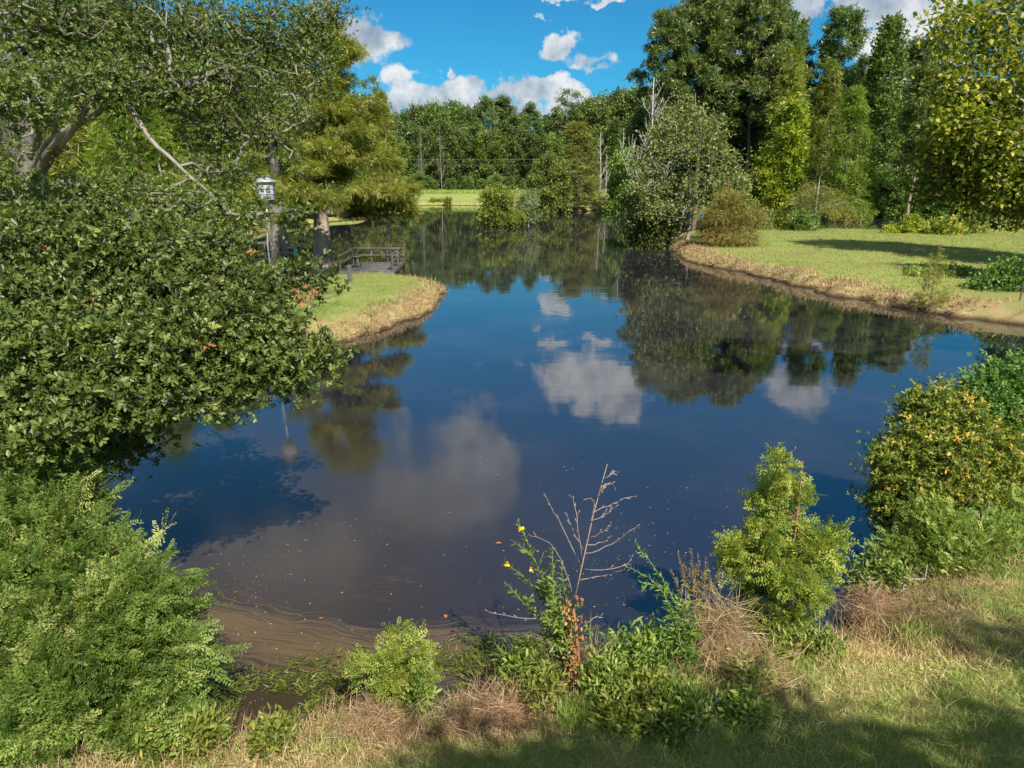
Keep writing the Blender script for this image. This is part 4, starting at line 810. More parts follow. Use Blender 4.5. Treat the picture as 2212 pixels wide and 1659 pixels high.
near_bush('leafy_bush', 'bright green leafy bush rising behind the coppery bush at the right edge', 'bush', (7.9, 10.4), [
    (2180, 810, 10.4, 40, 26, 50), (2130, 850, 10.3, 40, 30, 60), (2190, 870, 10.3, 60, 40, 100), (2150, 920, 10.3, 50, 34, 70), (2230, 830, 10.5, 50, 60, 80), (2110, 840, 10.3, 16, 22, 14)],
    [(0, 0, -.1, .06), (0, 0, 1.0, .04), (0, 0, 1.7, .012)], 'decg', 'gstem', ros_s, 8, .12, .085, 422, upd=.2, out=.9, tint0=.75)
near_bush('feathery_bush', 'fine-leaved yellow-green bush below the coppery bush on the right bank', 'bush', (5.3, 7.3), [
    (2010, 1130, 7.5, 60, 36, 70), (1960, 1190, 7.4, 56, 30, 70), (2060, 1170, 7.3, 70, 40, 100), (2140, 1150, 7.5, 60, 44, 90), (2195, 1120, 7.7, 50, 60, 90), (2010, 1215, 7.2, 60, 24, 60), (2110, 1215, 7.1, 80, 28, 80), (2190, 1200, 7.2, 60, 34, 70)],
    [(0, 0, -.1, .03), (0, 0, .4, .02), (0, 0, .7, .008)], 'weed', 'gstem', FS+lf_s, 9, .07, .10, 423, upd=.5, tint0=.6, tv=.3, out=.9)
near_bush('low_shrub', 'low sprawling leafy shrub at the waterline left of the feathery bush', 'bush', (4.55, 6.95), [
    (1905, 1225, 7.0, 40, 22, 40), (1860, 1250, 6.9, 34, 18, 26), (1935, 1255, 6.9, 40, 18, 30), (1895, 1200, 7.1, 14, 18, 10)], [(0, 0, -.05, .012), (0, 0, .3, .006)], 'weed', 'dead', lf_s, 9, .06, .075, 424, upd=.2, tint0=.55, rt=.0035)
# leafy stems: willow-herb weeds on the near bank
def stemplant(name, label, base, stems, leaf, stemm, size, seed, step=.035, cat='weed', w=.30, r=.005, side=0, sidelen=.25, lt=None, parts=('stem', 'leaves'), droop=.1, tint0=.5, stag=True, group=None):
    """stems: lists of (u, v, distance) from the root upwards; leaves in alternating pairs along them"""
    rng = np.random.default_rng(seed); o = np.array([base[0], base[1], max(gz(base[0], base[1]), 0)-.02]); e = empty(name, o, label, cat, group); b = MB(); c = MB(); tv, tf = lt or t_leaf(w, .4)
    tf = tf if isinstance(tf, list) else tf
    for si, stt in enumerate(stems):
        p = np.array([(W(*q)-o) if q is not None else np.zeros(3) for q in stt]); L = np.linalg.norm(np.diff(p, axis=0), axis=1); s = np.concatenate([[0], np.cumsum(L)]); n = max(4, int(s[-1]/step)); t = np.linspace(0, s[-1], n)
        q = np.stack([np.interp(t, s, p[:, i]) for i in range(3)], 1)
        for _ in range(2): q[1:-1] = .25*q[:-2]+.5*q[1:-1]+.25*q[2:]
        q += rng.normal(0, step*.10, q.shape)
        polytube(b, q, np.linspace(r, r*.35, n), 5)
        segs = [(q, .22 if s[-1] > .5 else .1)]
        for k in range(side):
            j = int(n*rng.uniform(.2, .85)); d = nrm(nrm(q[min(j+1, n-1)]-q[j-1])*.7+rdir(rng, 1)[0]*.8); ll = sidelen*rng.uniform(.5, 1.2)*(1.1-j/n*.6); m = max(4, int(ll/step)); qq = q[j]+d*np.linspace(0, ll, m)[:, None]+np.array([0, 0, .25])*(np.linspace(0, ll, m)**2)[:, None]; polytube(b, qq, np.linspace(r*.5, r*.25, m), 4); segs.append((qq, .05))
        for (qq, f0) in segs:
            m = len(qq); i0 = int(m*f0); idx = np.repeat(np.arange(i0, m), 2); ax = nrm(np.gradient(qq, axis=0))[idx]
            ang = idx*(1.57 if stag else 2.4)+np.tile([0, math.pi], len(idx)//2)+rng.normal(0, .35, len(idx)); h = nrm(np.cross(ax, [[.3, .9, .1]])); g = np.cross(ax, h)
            rad = np.cos(ang)[:, None]*h+np.sin(ang)[:, None]*g; d = nrm(rad+ax*.75+np.array([0, 0, -droop])+rng.normal(0, .15, rad.shape)); tip = 1-.5*(idx/m)
            place(c, tv, tf, qq[idx], frames(d, ax+rng.normal(0, .2, ax.shape)), size*rng.uniform(.7, 1.2, len(idx))*tip, np.clip(tint0+rng.normal(0, .22, len(idx)), 0, 1))
    link(parts[0], b.mesh(name+'_stem', M[stemm], True), e)
    if leaf: link(parts[1], c.mesh(name+'_leaves', M[leaf]), e)
    return e, o
bw = P(1245, 1515, .35); Y0 = bw[1]
wd, wo = stemplant('flowering_weed', 'leafy green weed with yellow flowers leaning over the water', (bw[0]-.05, bw[1]), [
    [None, (1225, 1400, Y0), (1190, 1290, Y0+.1), (1150, 1200, Y0+.15), (1122, 1130, Y0+.2)], [None, (1215, 1380, Y0), (1180, 1290, Y0+.2), (1135, 1250, Y0+.25), (1092, 1215, Y0+.3)], [None, (1225, 1390, Y0-.1), (1195, 1300, Y0-.1), (1195, 1240, Y0-.05), (1192, 1190, Y0)],
    [None, (1205, 1400, Y0), (1165, 1340, Y0+.1), (1120, 1290, Y0+.2), (1096, 1262, Y0+.2)], [None, (1230, 1380, Y0), (1222, 1310, Y0+.1), (1213, 1215, Y0+.1)], [None, (1200, 1440, Y0), (1150, 1400, Y0+.1), (1120, 1380, Y0+.1)], [None, (1190, 1470, Y0-.1), (1120, 1430, Y0), (1072, 1395, Y0)]],
    'weed', 'gstem', .105, 431, .028, side=6, sidelen=.28, tint0=.45)
rngf = np.random.default_rng(9)
for (u, v) in [(1095, 1217), (1150, 1229), (1124, 1141)]:
    c = MB(); q = W(u, v, Y0+.16)-wo; dd = rdir(rngf, 7); dd[:, 1] = -abs(dd[:, 1]); tv, tf = t_leaf(.75, .6); place(c, tv, tf, np.tile(q, (7, 1)), frames(dd, rdir(rngf, 7)), np.full(7, .034), .5)
    link('flower', c.mesh('flower', M['flower']), wd)
def stickweed():
    rng = np.random.default_rng(432); b0 = P(1252, 1525, .38); o = np.array([b0[0]+.02, b0[1]-.05, gz(*b0)-.03]); Y = b0[1]; e = empty('dead_weed', o, 'tall leafless brown weed with bare branching twigs in front of the water', 'weed'); b = MB(); up_ = MB()
    main = np.array([(1255, 1525, Y), (1250, 1420, Y), (1243, 1350, Y), (1238, 1310, Y), (1262, 1200, Y+.05), (1282, 1110, Y+.1), (1312, 1002, Y+.15)], float); m = np.array([W(*q)-o for q in main]); polytube(b, m[:4], [.014, .012, .010, .008], 6); polytube(up_, m[3:], [.008, .0065, .005, .0025], 5)
    br = [((1262, 1195), (1320, 1175), (1372, 1140)), ((1270, 1165), (1300, 1150), (1318, 1135)), ((1268, 1178), (1300, 1172), (1320, 1158)), ((1272, 1130), (1300, 1115), (1325, 1098)), ((1280, 1110), (1310, 1093), (1366, 1135-62)), ((1287, 1080), (1300, 1060), (1310, 1048)), ((1295, 1055), (1315, 1045), (1328, 1050)),
          ((1300, 1040), (1318, 1025), (1332, 1018)), ((1254, 1225), (1215, 1140), (1180, 1076)), ((1256, 1215), (1248, 1130), (1233, 1072)), ((1262, 1190), (1240, 1150), (1222, 1110)), ((1240, 1290), (1200, 1190), (1146, 1157)), ((1275, 1130), (1283, 1090), (1273, 1078)), ((1240, 1330), (1140, 1335), (1055, 1322)), ((1262, 1230), (1330, 1228), (1365, 1205)), ((1255, 1255), (1290, 1246), (1345, 1232)),
          ((1240, 1400), (1180, 1385), (1140, 1370)), ((1250, 1440), (1300, 1400), (1322, 1380)), ((1246, 1370), (1275, 1340), (1300, 1330))]
    for k, bb in enumerate(br):
        p = np.array([W(u, v, Y+.08+rng.uniform(-.1, .1)*(i > 0))-o for i, (u, v) in enumerate(bb)]); p[0] += rng.normal(0, .004, 3)
        t = np.linspace(0, 1, 9)[:, None]; q = (1-t)**2*p[0]+2*t*(1-t)*(2*p[1]-.5*p[0]-.5*p[2])+t*t*p[2]; q += rng.normal(0, .004, q.shape); polytube(up_, q, np.linspace(.0042, .0018, 9), 4)
        for j in range(3, 9):
            d = rdir(rng, 1)[0]*.6+nrm(q[j]-q[j-1]); polytube(up_, [q[j], q[j]+nrm(d)*rng.uniform(.02, .05)], [.0022, .003], 4)
    link('stem', b.mesh('dead_stem', M['stem'], True), e); link('twigs', up_.mesh('dead_twigs', M['pink'], True), e)
    c = MB(); t_ = np.array([W(1240+rng.normal(0, 10), rng.uniform(1290, 1500), Y+rng.normal(0, .04))-o for _ in range(70)]); foliage(c, rng, t_, rdir(rng, 70), t_leaf(.6), 5, .02, .035, upd=-.4, tint0=.3); link('withered_leaves', c.mesh('dead_weed_leaves', M['oak_dead']), e)
stickweed()
b1 = P(1490, 1480, .4); Y1 = b1[1]
stemplant('leafy_weed', 'green weed arching left over the water from the straw heap', (b1[0], b1[1]), [
    [None, (1480, 1380, Y1+.1), (1450, 1280, Y1+.2), (1410, 1220, Y1+.3), (1372, 1176, Y1+.3)], [None, (1470, 1390, Y1), (1440, 1290, Y1+.1), (1400, 1245, Y1+.2), (1358, 1225, Y1+.2)], [None, (1480, 1420, Y1), (1462, 1340, Y1), (1440, 1300, Y1+.05)], [None, (1490, 1400, Y1), (1470, 1330, Y1), (1430, 1340, Y1)], [None, (1500, 1400, Y1), (1488, 1340, Y1), (1462, 1290, Y1)]],
    'weed', 'gstem', .10, 433, .030, side=4, sidelen=.22, tint0=.4)
stemplant('russet_weed', 'olive and russet weed behind the straw heap', (b1[0]+.12, Y1+.35), [
    [None, (1490, 1290, Y1+.4), (1465, 1195, Y1+.4)], [None, (1505, 1270, Y1+.4), (1492, 1185, Y1+.4)], [None, (1520, 1280, Y1+.4), (1525, 1205, Y1+.4)], [None, (1510, 1300, Y1+.4), (1508, 1200, Y1+.4)], [None, (1480, 1310, Y1+.4), (1450, 1230, Y1+.4)], [None, (1530, 1300, Y1+.5), (1560, 1215, Y1+.5)]],
    'russet', 'stem', .05, 434, .022, side=8, sidelen=.22)
stemplant('leafy_weed', 'green weed standing between the straw heap and the tall sapling', (P(1560, 1400, .3)[0], P(1560, 1400, .3)[1]), [
    [None, (1555, 1280, 7.2), (1548, 1190, 7.2)], [None, (1575, 1290, 7.2), (1590, 1215, 7.2)], [None, (1545, 1300, 7.2), (1528, 1215, 7.2)]], 'shrub', 'gstem', .055, 435, .024, side=8, sidelen=.3)
# low leafy clumps along the near bank
clumps = [(1360, 1420, 1500, 60, 70, 'weed', 'green leafy clump between the dead weed and the arching weed'), (1420, 1400, 1480, 50, 50, 'weed', 'green leafy clump under the arching weed'), (1310, 1480, 1560, 60, 60, 'weed', 'leafy clump right of the foot of the dead weed'), (1400, 1500, 1570, 60, 50, 'shrub', 'yellow-green leafy clump below the arching weed'),
          (1130, 1450, 1510, 44, 40, 'weed', 'small leafy clump left of the foot of the dead weed'), (1175, 1500, 1560, 44, 40, 'shrub', 'olive leafy clump at the foot of the flowering weed'), (1480, 1540, 1590, 50, 40, 'weed', 'leafy clump in the grass above the fallen branch'), (1430, 1590, 1625, 50, 30, 'shrub', 'low leafy clump left of the fallen branch'), (1340, 1570, 1620, 50, 40, 'shrub', 'low olive clump in the dry grass at the bottom'),
          (1620, 1500, 1520, 36, 20, 'weed', 'low green clump in the grass below the tall sapling'), (1700, 1410, 1440, 50, 26, 'shrub', 'leafy clump at the foot of the tall sapling'), (1770, 1400, 1440, 34, 30, 'weed', 'small weed right of the foot of the tall sapling'), (590, 1590, 1620, 40, 24, 'shrub', 'small clump at the bottom right of the feathery cypress bush'),
          (300, 1600, 1640, 60, 30, 'shrub', 'low clump under the feathery cypress bush'), (1600, 1580, 1600, 40, 16, 'weed', 'flat green clump right of the fallen branch'), (430, 1590, 1625, 60, 30, 'shrub', 'tangled clump at the foot of the feathery cypress bush'), (900, 1500, 1540, 20, 40, 'weed', 'thin weed right of the small sapling')]
for i, (u, v, vb, ru, rv, lf, lab) in enumerate(clumps):
    x, y = P(u, vb, .35); k = y/F; z = gz(x, y)
    near_bush('leafy_weed', lab, 'weed', (x, y, z-.03), [(u, v, y, ru, rv, int(26+ru*.9))], [(0, 0, -.03, .006), (0, 0, .12, .004)], lf, 'gstem', [t_leaf(.3, .4), t_leaf(.36)], 11, .055, .066, 440+i, upd=.35, nup=.6, rnd=.8, rt=.0022, seg=.08, tint0=.5, tv=.3)
# ------------------------------------------------------------------ grass, straw, floating bits
def blades(n, region, hmin, hmax, w, tintf, lie=.5, seed=1, dens=None, dmin=0.0, dmax=1e9, lift=0.0, zmin=.05):
    rng = np.random.default_rng(seed); x = rng.uniform(region[0], region[1], n); y = rng.uniform(region[2], region[3], n); d = sdist(x, y); k = (d > dmin) & (d < dmax)
    if dens is not None: k &= rng.random(n) < dens(x, y, d)
    x, y, d = x[k], y[k], d[k]; z = hfun(x, y, d); k = z > zmin; x, y, z, d = x[k], y[k], z[k], d[k]; m = len(x)
    mb = MB(); a = rng.uniform(0, 2*math.pi, m); ti = rng.uniform(0, 1, m)**.7*lie; dr = np.stack([np.cos(a)*ti, np.sin(a)*ti, 1-ti*.85], 1); hgt = rng.uniform(hmin, hmax, m)
    v = np.array([[-w/2, 0, 0], [-w*.42, .5, .10], [0, 1, .0], [w/2, .45, .10]]); v[:, 2] *= -1
    place(mb, v, np.array([[0, 1, 2, 3]]), np.stack([x, y, z-.008+lift*rng.random(m)], 1), frames(dr, rng.normal(0, 1, (m, 3))), hgt, np.clip(tintf(x, y, d)+rng.normal(0, .22, m), 0, 1)); return mb
patch = lambda x, y: vnoise(x, y, 1.3, 11)*.55+vnoise(x, y, 4.1, 12)*.45
tn = lambda x, y, d: sm(d+(patch(x, y)-.5)*3, .3, 1.8)*.80+(patch(x, y)-.5)*.9
g = blades(330000, (-6, 8.5, 3.2, 9.5), .045, .12, .055, tn, .95, 51, lambda x, y, d: .35+.65*sm(patch(x, y), .2, .5)*(y < 8.5))
tag(g.obj('grass', M['grass']), 'mixed green and dry grass on the near bank', 'grass', kind='stuff')
g = blades(60000, (5, 20, 6, 16), .06, .16, .06, tn, .9, 52); tag(g.obj('grass', M['grass']), 'grass of the near bank beyond the right bushes', 'grass', kind='stuff')
# dry mown straw lying along the near waterline
g = blades(120000, (-6, 8, 3.6, 9.5), .10, .30, .018, lambda x, y, d: .5+0*x, 1.1, 53, lambda x, y, d: np.exp(-(d/.75)**2)+.10, lift=.05)
tag(g.obj('dry_straw', M['straw']), 'dry cut straw lying along the near waterline', 'straw', kind='stuff')
def heap(u, v, vb, ru, rv, n, seed, label, size=.26):
    rng = np.random.default_rng(seed); x, y = P(u, vb, .35); k = y/F; c = W(u, v, y); d = rdir(rng, n); p = c+d*np.array([ru*k*1.25, ru*k, rv*k*(.9 if rv > 50 else .55)])*(rng.uniform(.1, 1.25, n))[:, None]; p[:, 2] = np.maximum(p[:, 2], .06)
    mb = MB(); dr = rdir(rng, n)+np.array([.15, -.2, -.25]); v4 = np.array([[-.009, 0, 0], [-.008, .5, .04], [0, 1, 0], [.009, .5, .04]]); place(mb, v4, np.array([[0, 1, 2, 3]]), p, frames(dr, rdir(rng, n)), size*rng.uniform(.5, 1.2, n), rng.uniform(0, 1, n))
    o = mb.obj('straw_heap', M['straw'], origin=(x, y, gz(x, y)), loc=(x, y, gz(x, y))); tag(o, label, 'straw heap')
heap(1550, 1350, 1450, 58, 70, 1900, 61, 'tall heap of dry straw hanging on the weeds left of the tall sapling'); heap(1620, 1440, 1500, 70, 34, 2200, 62, 'spread of dry straw at the foot of the tall sapling')
heap(1110, 1520, 1560, 80, 34, 2200, 63, 'mound of dry straw left of the dead weed'); heap(820, 1545, 1575, 90, 18, 2400, 64, 'dry straw around the foot of the small sapling', .2); heap(1880, 1300, 1320, 80, 16, 900, 65, 'dry straw at the waterline under the low sprawling shrub')
heap(1010, 1550, 1575, 60, 20, 1500, 66, 'dark rusty straw between the small sapling and the straw mound', .2)
# straw bank edges further off
def bank(n, region, seed, hgt, label, w=.05, dm=1.7):
    g = blades(n, region, hgt*.5, hgt, w, lambda x, y, d: .45+.2*patch(x, y), 1.15, seed, lambda x, y, d: np.exp(-(d/dm)**4), dmin=-.15, zmin=.02); tag(g.obj('dry_straw', M['straw']), label, 'straw', kind='stuff')
bank(60000, (-9, -1, 17.5, 34), 54, .22, 'dry straw along the edge of the left lawn point', .10, .8)
bank(130000, (8, 36, 24, 56), 55, .34, 'dry straw along the edge of the right lawn', .11, 1.15)
bank(40000, (-45, 55, 96, 152), 56, .5, 'dry straw along the far shore', .12, .9)
g = blades(150000, (-14, -1, 18, 37), .05, .11, .10, lambda x, y, d: .6+.9*(patch(x*.6, y*.6)-.5), .8, 57, dmin=.6); tag(g.obj('grass', M['lawn']), 'short green grass of the left lawn point', 'grass', kind='stuff')
g = blades(260000, (8, 60, 26, 75), .08, .16, .12, lambda x, y, d: .6+.9*(patch(x*.5, y*.5)-.5), .8, 58, dmin=.8); tag(g.obj('grass', M['lawn']), 'short green grass of the right lawn', 'grass', kind='stuff')
g = blades(60000, (-9, 45, 17.5, 60), .16, .38, .14, lambda x, y, d: .8+.3*(patch(x, y)-.5), .9, 63, lambda x, y, d: sm(vnoise(x, y, 1.1, 64), .5, .75), dmin=-.1, dmax=1.0); tag(g.obj('grass', M['lawn']), 'green tufts overhanging the edges of the left and right lawns', 'grass', kind='stuff')
# tall weeds at the foot of the far tree line
g = blades(40000, (-70, 60, 178, 188), .5, 1.2, .10, lambda x, y, d: .8+0*x, .6, 59); tag(g.obj('tall_grass', M['grass']), 'tall green weeds before the far tree line', 'weeds', kind='stuff')
# grass tufts
def tuftobj(u, vb, h, n, seed, label, spread=.05, tint=.8, w=.03, lie=.7):
    rng = np.random.default_rng(seed); x, y = P(u, vb, .3); z = max(gz(x, y), -.05); mb = MB(); a = rng.uniform(0, 6.28, n); ti = rng.random(n)*lie
    place(mb, np.array([[-w/2, 0, 0], [-w*.4, .5, .06], [0, 1, -.12], [w/2, .5, .06]]), np.array([[0, 1, 2, 3]]), np.stack([rng.normal(0, spread, n), rng.normal(0, spread, n), rng.uniform(-.02, .02, n)], 1), frames(np.stack([np.cos(a)*ti, np.sin(a)*ti, 1-ti*.5], 1), rng.normal(0, 1, (n, 3))), h*rng.uniform(.5, 1.1, n), np.clip(rng.normal(tint, .15, n), 0, 1))
    tag(mb.obj('grass_tuft', M['grass'], loc=(x, y, z)), label, 'grass tuft')
tuftobj(1240, 1622, .16, 500, 71, 'bright green grass tuft in the shade at the bottom centre', .07, 1.0, .05); tuftobj(925, 1530, .42, 26, 72, 'upright reeds right of the small sapling', .04, .8, .02, .3); tuftobj(1290, 1400, .5, 30, 73, 'thin grass stalks at the waterline right of the dead weed', .05, .5, .015, .4)
tuftobj(780, 1540, .26, 40, 74, 'thin reeds left of the small sapling', .05, .75, .03, .5); tuftobj(950, 1570, .30, 60, 75, 'long curved grass blades between the small sapling and the straw mound', .05, .85, .03, 1.0); tuftobj(1990, 1420, .2, 200, 76, 'green grass tuft near the right edge of the near bank', .12, .8, .05, .8)
tuftobj(1800, 1475, .16, 200, 77, 'grass tuft in the sunny grass below the inlet', .10, .7, .05, .8)
# water weeds in the shallow corner
def waterweeds():
    rng = np.random.default_rng(80); n = 26000; x = rng.uniform(-3.2, .6, n); y = rng.uniform(4.6, 6.3, n); d = sdist(x, y); w = vnoise(x, y, 3.2, 81)*.6+vnoise(x, y, 8, 82)*.4
    k = (d < .05) & (d > -1.0) & (rng.random(n) < sm(w, .35, .6)*np.exp(-((d+.25)/.55)**2)*1.0); x, y = x[k], y[k]; m = len(x); a = rng.uniform(0, 6.28, m); mb = MB(); tv, tf = t_card(.16, .1)
    place(mb, tv, tf, np.stack([x, y, rng.uniform(.0, .03, m)], 1), frames(np.stack([np.cos(a), np.sin(a), rng.uniform(.0, .5, m)], 1), np.array([0, 0, 1.0])+rng.normal(0, .4, (m, 3))), .08*rng.uniform(.4, 1.3, m), rng.uniform(0, .8, m)); tag(mb.obj('water_weeds', M['aqua']), 'tangled water weeds in the shallows at the near shore', 'water weeds', kind='stuff')
waterweeds()
def debris():
    rng = np.random.default_rng(90); n = 34000; v = rng.uniform(700, 1540, n); u = rng.uniform(300, 2000, n); k = rng.random(n) < (.06+.45*sm(vnoise(u, v, .006, 91)*.5+vnoise(u, v*3, .004, 92)*.5, .42, .72))*.35*sm(v, 700, 1200); u, v = u[k], v[k]
    p = np.array([P(a, b) for a, b in zip(u, v)]); x, y = p[:, 0], p[:, 1]; d = sdist(x, y); k = d < -.1; x, y = x[k], y[k]; m = len(x); a = rng.uniform(0, 6.28, m); mb = MB(); tv, tf = t_card(.6, .0)
    place(mb, tv, tf, np.stack([x, y, np.full(m, .006)], 1), frames(np.stack([np.cos(a), np.sin(a), a*0], 1), np.tile([0, 0, 1.0], (m, 1))), .008+.022*rng.random(m)**4, rng.uniform(0, 1, m)); tag(mb.obj('floating_debris', M['straw']), 'tiny bits of leaves and seeds floating on the pond', 'debris', kind='stuff')
debris()
for i, (u, v, s, m, lab) in enumerate([(1070, 1175, .085, 'redleaf', 'round red leaf floating alone on the water'), (963, 1337, .07, 'oak_dead', 'orange leaf floating in the silt streaks right of centre'), (699, 1337, .05, 'oak_dead', 'orange leaf floating at the upper edge of the silt streaks'), (797, 1431, .07, 'oak_dead', 'pale orange leaf floating in the silt above the small sapling'),
        (505, 1282, .04, 'oak_dead', 'small orange leaf floating near the feathery cypress bush'), (818, 1463-60, .035, 'oak_dead', 'tiny tan leaf floating above the small sapling'), (1165, 1431-240, .05, 'straw', 'pale tan leaf floating left of the flowering weed'), (712, 1512-15, .05, 'straw', 'yellowish leaf floating in the shallow corner'), (1865, 1195, .04, 'oak_dead', 'tan leaf floating by the right bank inlet')]):
    x, y = P(u, v); mb = MB(); tv, tf = t_leaf(.62, .5, .10); a = i*1.7; place(mb, tv, tf, np.array([[0, 0, .01]]), frames(np.array([[math.cos(a), math.sin(a), .05]]), np.array([[0, .1, 1.0]])), np.array([s]), .5)
    tag(mb.obj('floating_leaf', M[m], loc=(x, y, .0)), lab, 'leaf')
# fallen sticks
def stick(pts, r, mat, label, seed, twigs=3):
    rng = np.random.default_rng(seed); p = np.array([[*P(u, v, .4), 0] for u, v in pts]); p[:, 2] = hfun(p[:, 0], p[:, 1])+.05; t = np.linspace(0, len(p)-1, 5*len(p)); q = np.stack([np.interp(t, np.arange(len(p)), p[:, i]) for i in range(3)], 1); q += rng.normal(0, r*.25, q.shape); o = p[0].copy(); mb = MB(); polytube(mb, q-o, np.linspace(r, r*.55, len(q)), 7)
    for _ in range(twigs): j = rng.integers(2, len(q)-1); polytube(mb, [q[j]-o, q[j]-o+rdir(rng, 1)[0]*.12+np.array([0, 0, .05])], [r*.5, r*.3], 5)
    tag(mb.obj('fallen_branch', M[mat], smooth=True, loc=o), label, 'branch')
stick([(1488, 1606), (1520, 1590), (1552, 1562)], .016, 'pink', 'thick pale fallen branch lying in the grass at the bottom', 95, 1); stick([(1590, 1568), (1640, 1556), (1700, 1535)], .007, 'stem', 'thin fallen twig in the grass right of the pale branch', 96)
stick([(760, 1560), (830, 1535), (900, 1522)], .006, 'pink', 'thin dry twig beside the small sapling', 97); stick([(1830, 1232), (1870, 1238), (1905, 1262)], .01, 'pink', 'bare pale twig at the waterline under the low sprawling shrub', 98)
# bank saplings
spire('cypress_sapling', 'thin young cypress on the straw bank of the right lawn', 2012, 540, 640, P(2012, 650, .4)[1], 34, 451, 90, 7, .20, pw=.55); spire('cypress_sapling', 'tiny cypress seedling on the straw edge of the left lawn point', 803, 650, 700, P(803, 708, .3)[1], 16, 452, 22, 4, .12)
for i, (u, vt, vb, r) in enumerate([(935, 428, 443, 7), (953, 430, 443, 7), (968, 425, 444, 8), (1402, 420, 447, 14), (1298, 430, 452, 12), (893, 430, 443, 6)]):
    D = P(u, vb, 0)[1]+.8; loosetree('seedling', u, vb, D, 'small seedling at the edge of the far shore, %s of a scattered row' % ORD[i], 460+i, [(u, (vt+vb)/2, r, (vb-vt)*.5, 40, 0)], [(0, 0, -.2, .05), (0, 0, (vb-vt)*D/F*.8, .02)], 'shrub', 'stem', sprig, 10, .16, .22, cat='bush', z0=.2)
near_bush('leafy_bush', 'dark bluish-green bush at the right edge beside the right lawn', 'bush', (P(2185, 700)[0]+1.2, P(2185, 700)[1]+1.5), [(2190, 600, 27, 44, 34, 90), (2160, 640, 27, 40, 30, 80), (2210, 660, 27, 60, 34, 110), (2130, 650, 27, 30, 20, 40), (2235, 610, 27, 50, 50, 80)], [(0, 0, -.1, .03), (0, 0, .7, .02)], 'decg', 'barkd', sprig, 13, .2, .15, 470, seg=.3, rt=.006, tint0=.2)
near_bush('low_shrub', 'low shrubs growing around the thin young cypress on the right bank', 'bush', (P(2010, 655)[0], P(2010, 655)[1]+.3), [(2010, 640, 31, 60, 14, 70), (2050, 650, 31, 40, 12, 40)], [(0, 0, -.1, .03), (0, 0, .4, .02)], 'shrub', 'stem', sprig, 9, .15, .12, 471, seg=.3, tint0=.4)
# ------------------------------------------------------------------ built things
def birdhouse():
    x, y, _ = W(585, 690, 22.4); k = 22.4/F; z0 = gz(x, y); zt = W(573, 378, y)[2]; e = empty('birdhouse', (x, y, z0), 'white three-storey birdhouse with round holes on a tall leaning pole', 'birdhouse')
    x2 = W(573, 400, y)[0]-x; h = zt-z0; pl = MB(); polytube(pl, [(0.18, 0, 0), (.12, 0, h*.5), (x2+.01, 0, h-.5)], [.034, .03, .025], 10); link('pole', pl.mesh('pole', M['steel'], True), e)
    R = .27; fl = .16
    body = MB(); th = np.arange(8)*math.pi/4+math.pi/8
    for i in range(3):
        z = h-.24-(i+.5)*fl; r_ = R-.012*i
        V = [(x2+math.cos(a)*r_, math.sin(a)*r_, z+s*(fl*.5-.004)) for s in (-1, 1) for a in th]; body.add(V, [np.array([[j, (j+1) % 8, (j+1) % 8+8, j+8] for j in range(8)])])
    bo = link('nest_box', body.mesh('nest_box', M['white']), e)
    for i in range(4):
        z = h-.235-i*fl; lg = MB(); r_ = R+.018-.012*i; V = [(x2+math.cos(a)*r_, math.sin(a)*r_, z+s*.008) for s in (-1, 1) for a in th]; lg.add(V, [np.array([[j, (j+1) % 8, (j+1) % 8+8, j+8] for j in range(8)]), np.array([list(range(8))[::-1]]), np.array([list(range(8, 16))])]); link('ledge', lg.mesh('ledge', M['white']), e)
    for i in range(3):
        for j in range(8):
            a = j*math.pi/4; r_ = (R-.012*i)*math.cos(math.pi/8); z = h-.24-(i+.55)*fl; c = np.array([x2+math.cos(a)*r_, math.sin(a)*r_, z]); n = np.array([math.cos(a), math.sin(a), 0]); hm = MB(); polytube(hm, [c-n*.02, c+n*.004], [.024, .024], 12); link('entrance_hole', hm.mesh('entrance_hole', M['hole']), bo)
    rf = MB(); r_ = R+.09; V = [(x2+math.cos(a)*r_, math.sin(a)*r_, h-.20) for a in th]+[(x2+math.cos(a)*r_, math.sin(a)*r_, h-.185) for a in th]+[(x2, 0, h)]; rf.add(V, [np.array([[j, (j+1) % 8, (j+1) % 8+8, j+8] for j in range(8)]), np.array([list(range(8))[::-1]]), np.array([[8+j, 8+(j+1) % 8, 16] for j in range(8)])]); link('roof', rf.mesh('roof', M['white']), e)
    br = MB(); polytube(br, [(x2+.01, 0, h-.9), (x2, 0, h-.72)], [.028, .12], 10); link('bracket', br.mesh('bracket', M['steel']), e)
birdhouse()
def post(u, vb, vt, r, label, mat='wood', D=None):
    if D is None: x, y = P(u, vb, .5)
    else: x, y, _ = W(u, vb, D)
    z = gz(x, y); h = W(u, vt, y)[2]-z; mb = MB(); box(mb, (0, 0, h/2-.1), (r*2, r*2, h+.2), .2, bev=.012); o = mb.obj('wooden_post', M[mat], loc=(x, y, z)); o.rotation_euler = (.03, -.02, 0); tag(o, label, 'post')
post(757, 612, 572, .09, 'short grey wooden post at the edge of the left lawn by the dock'); post(602, 694, 652, .08, 'brown wooden post standing at the foot of the birdhouse pole')
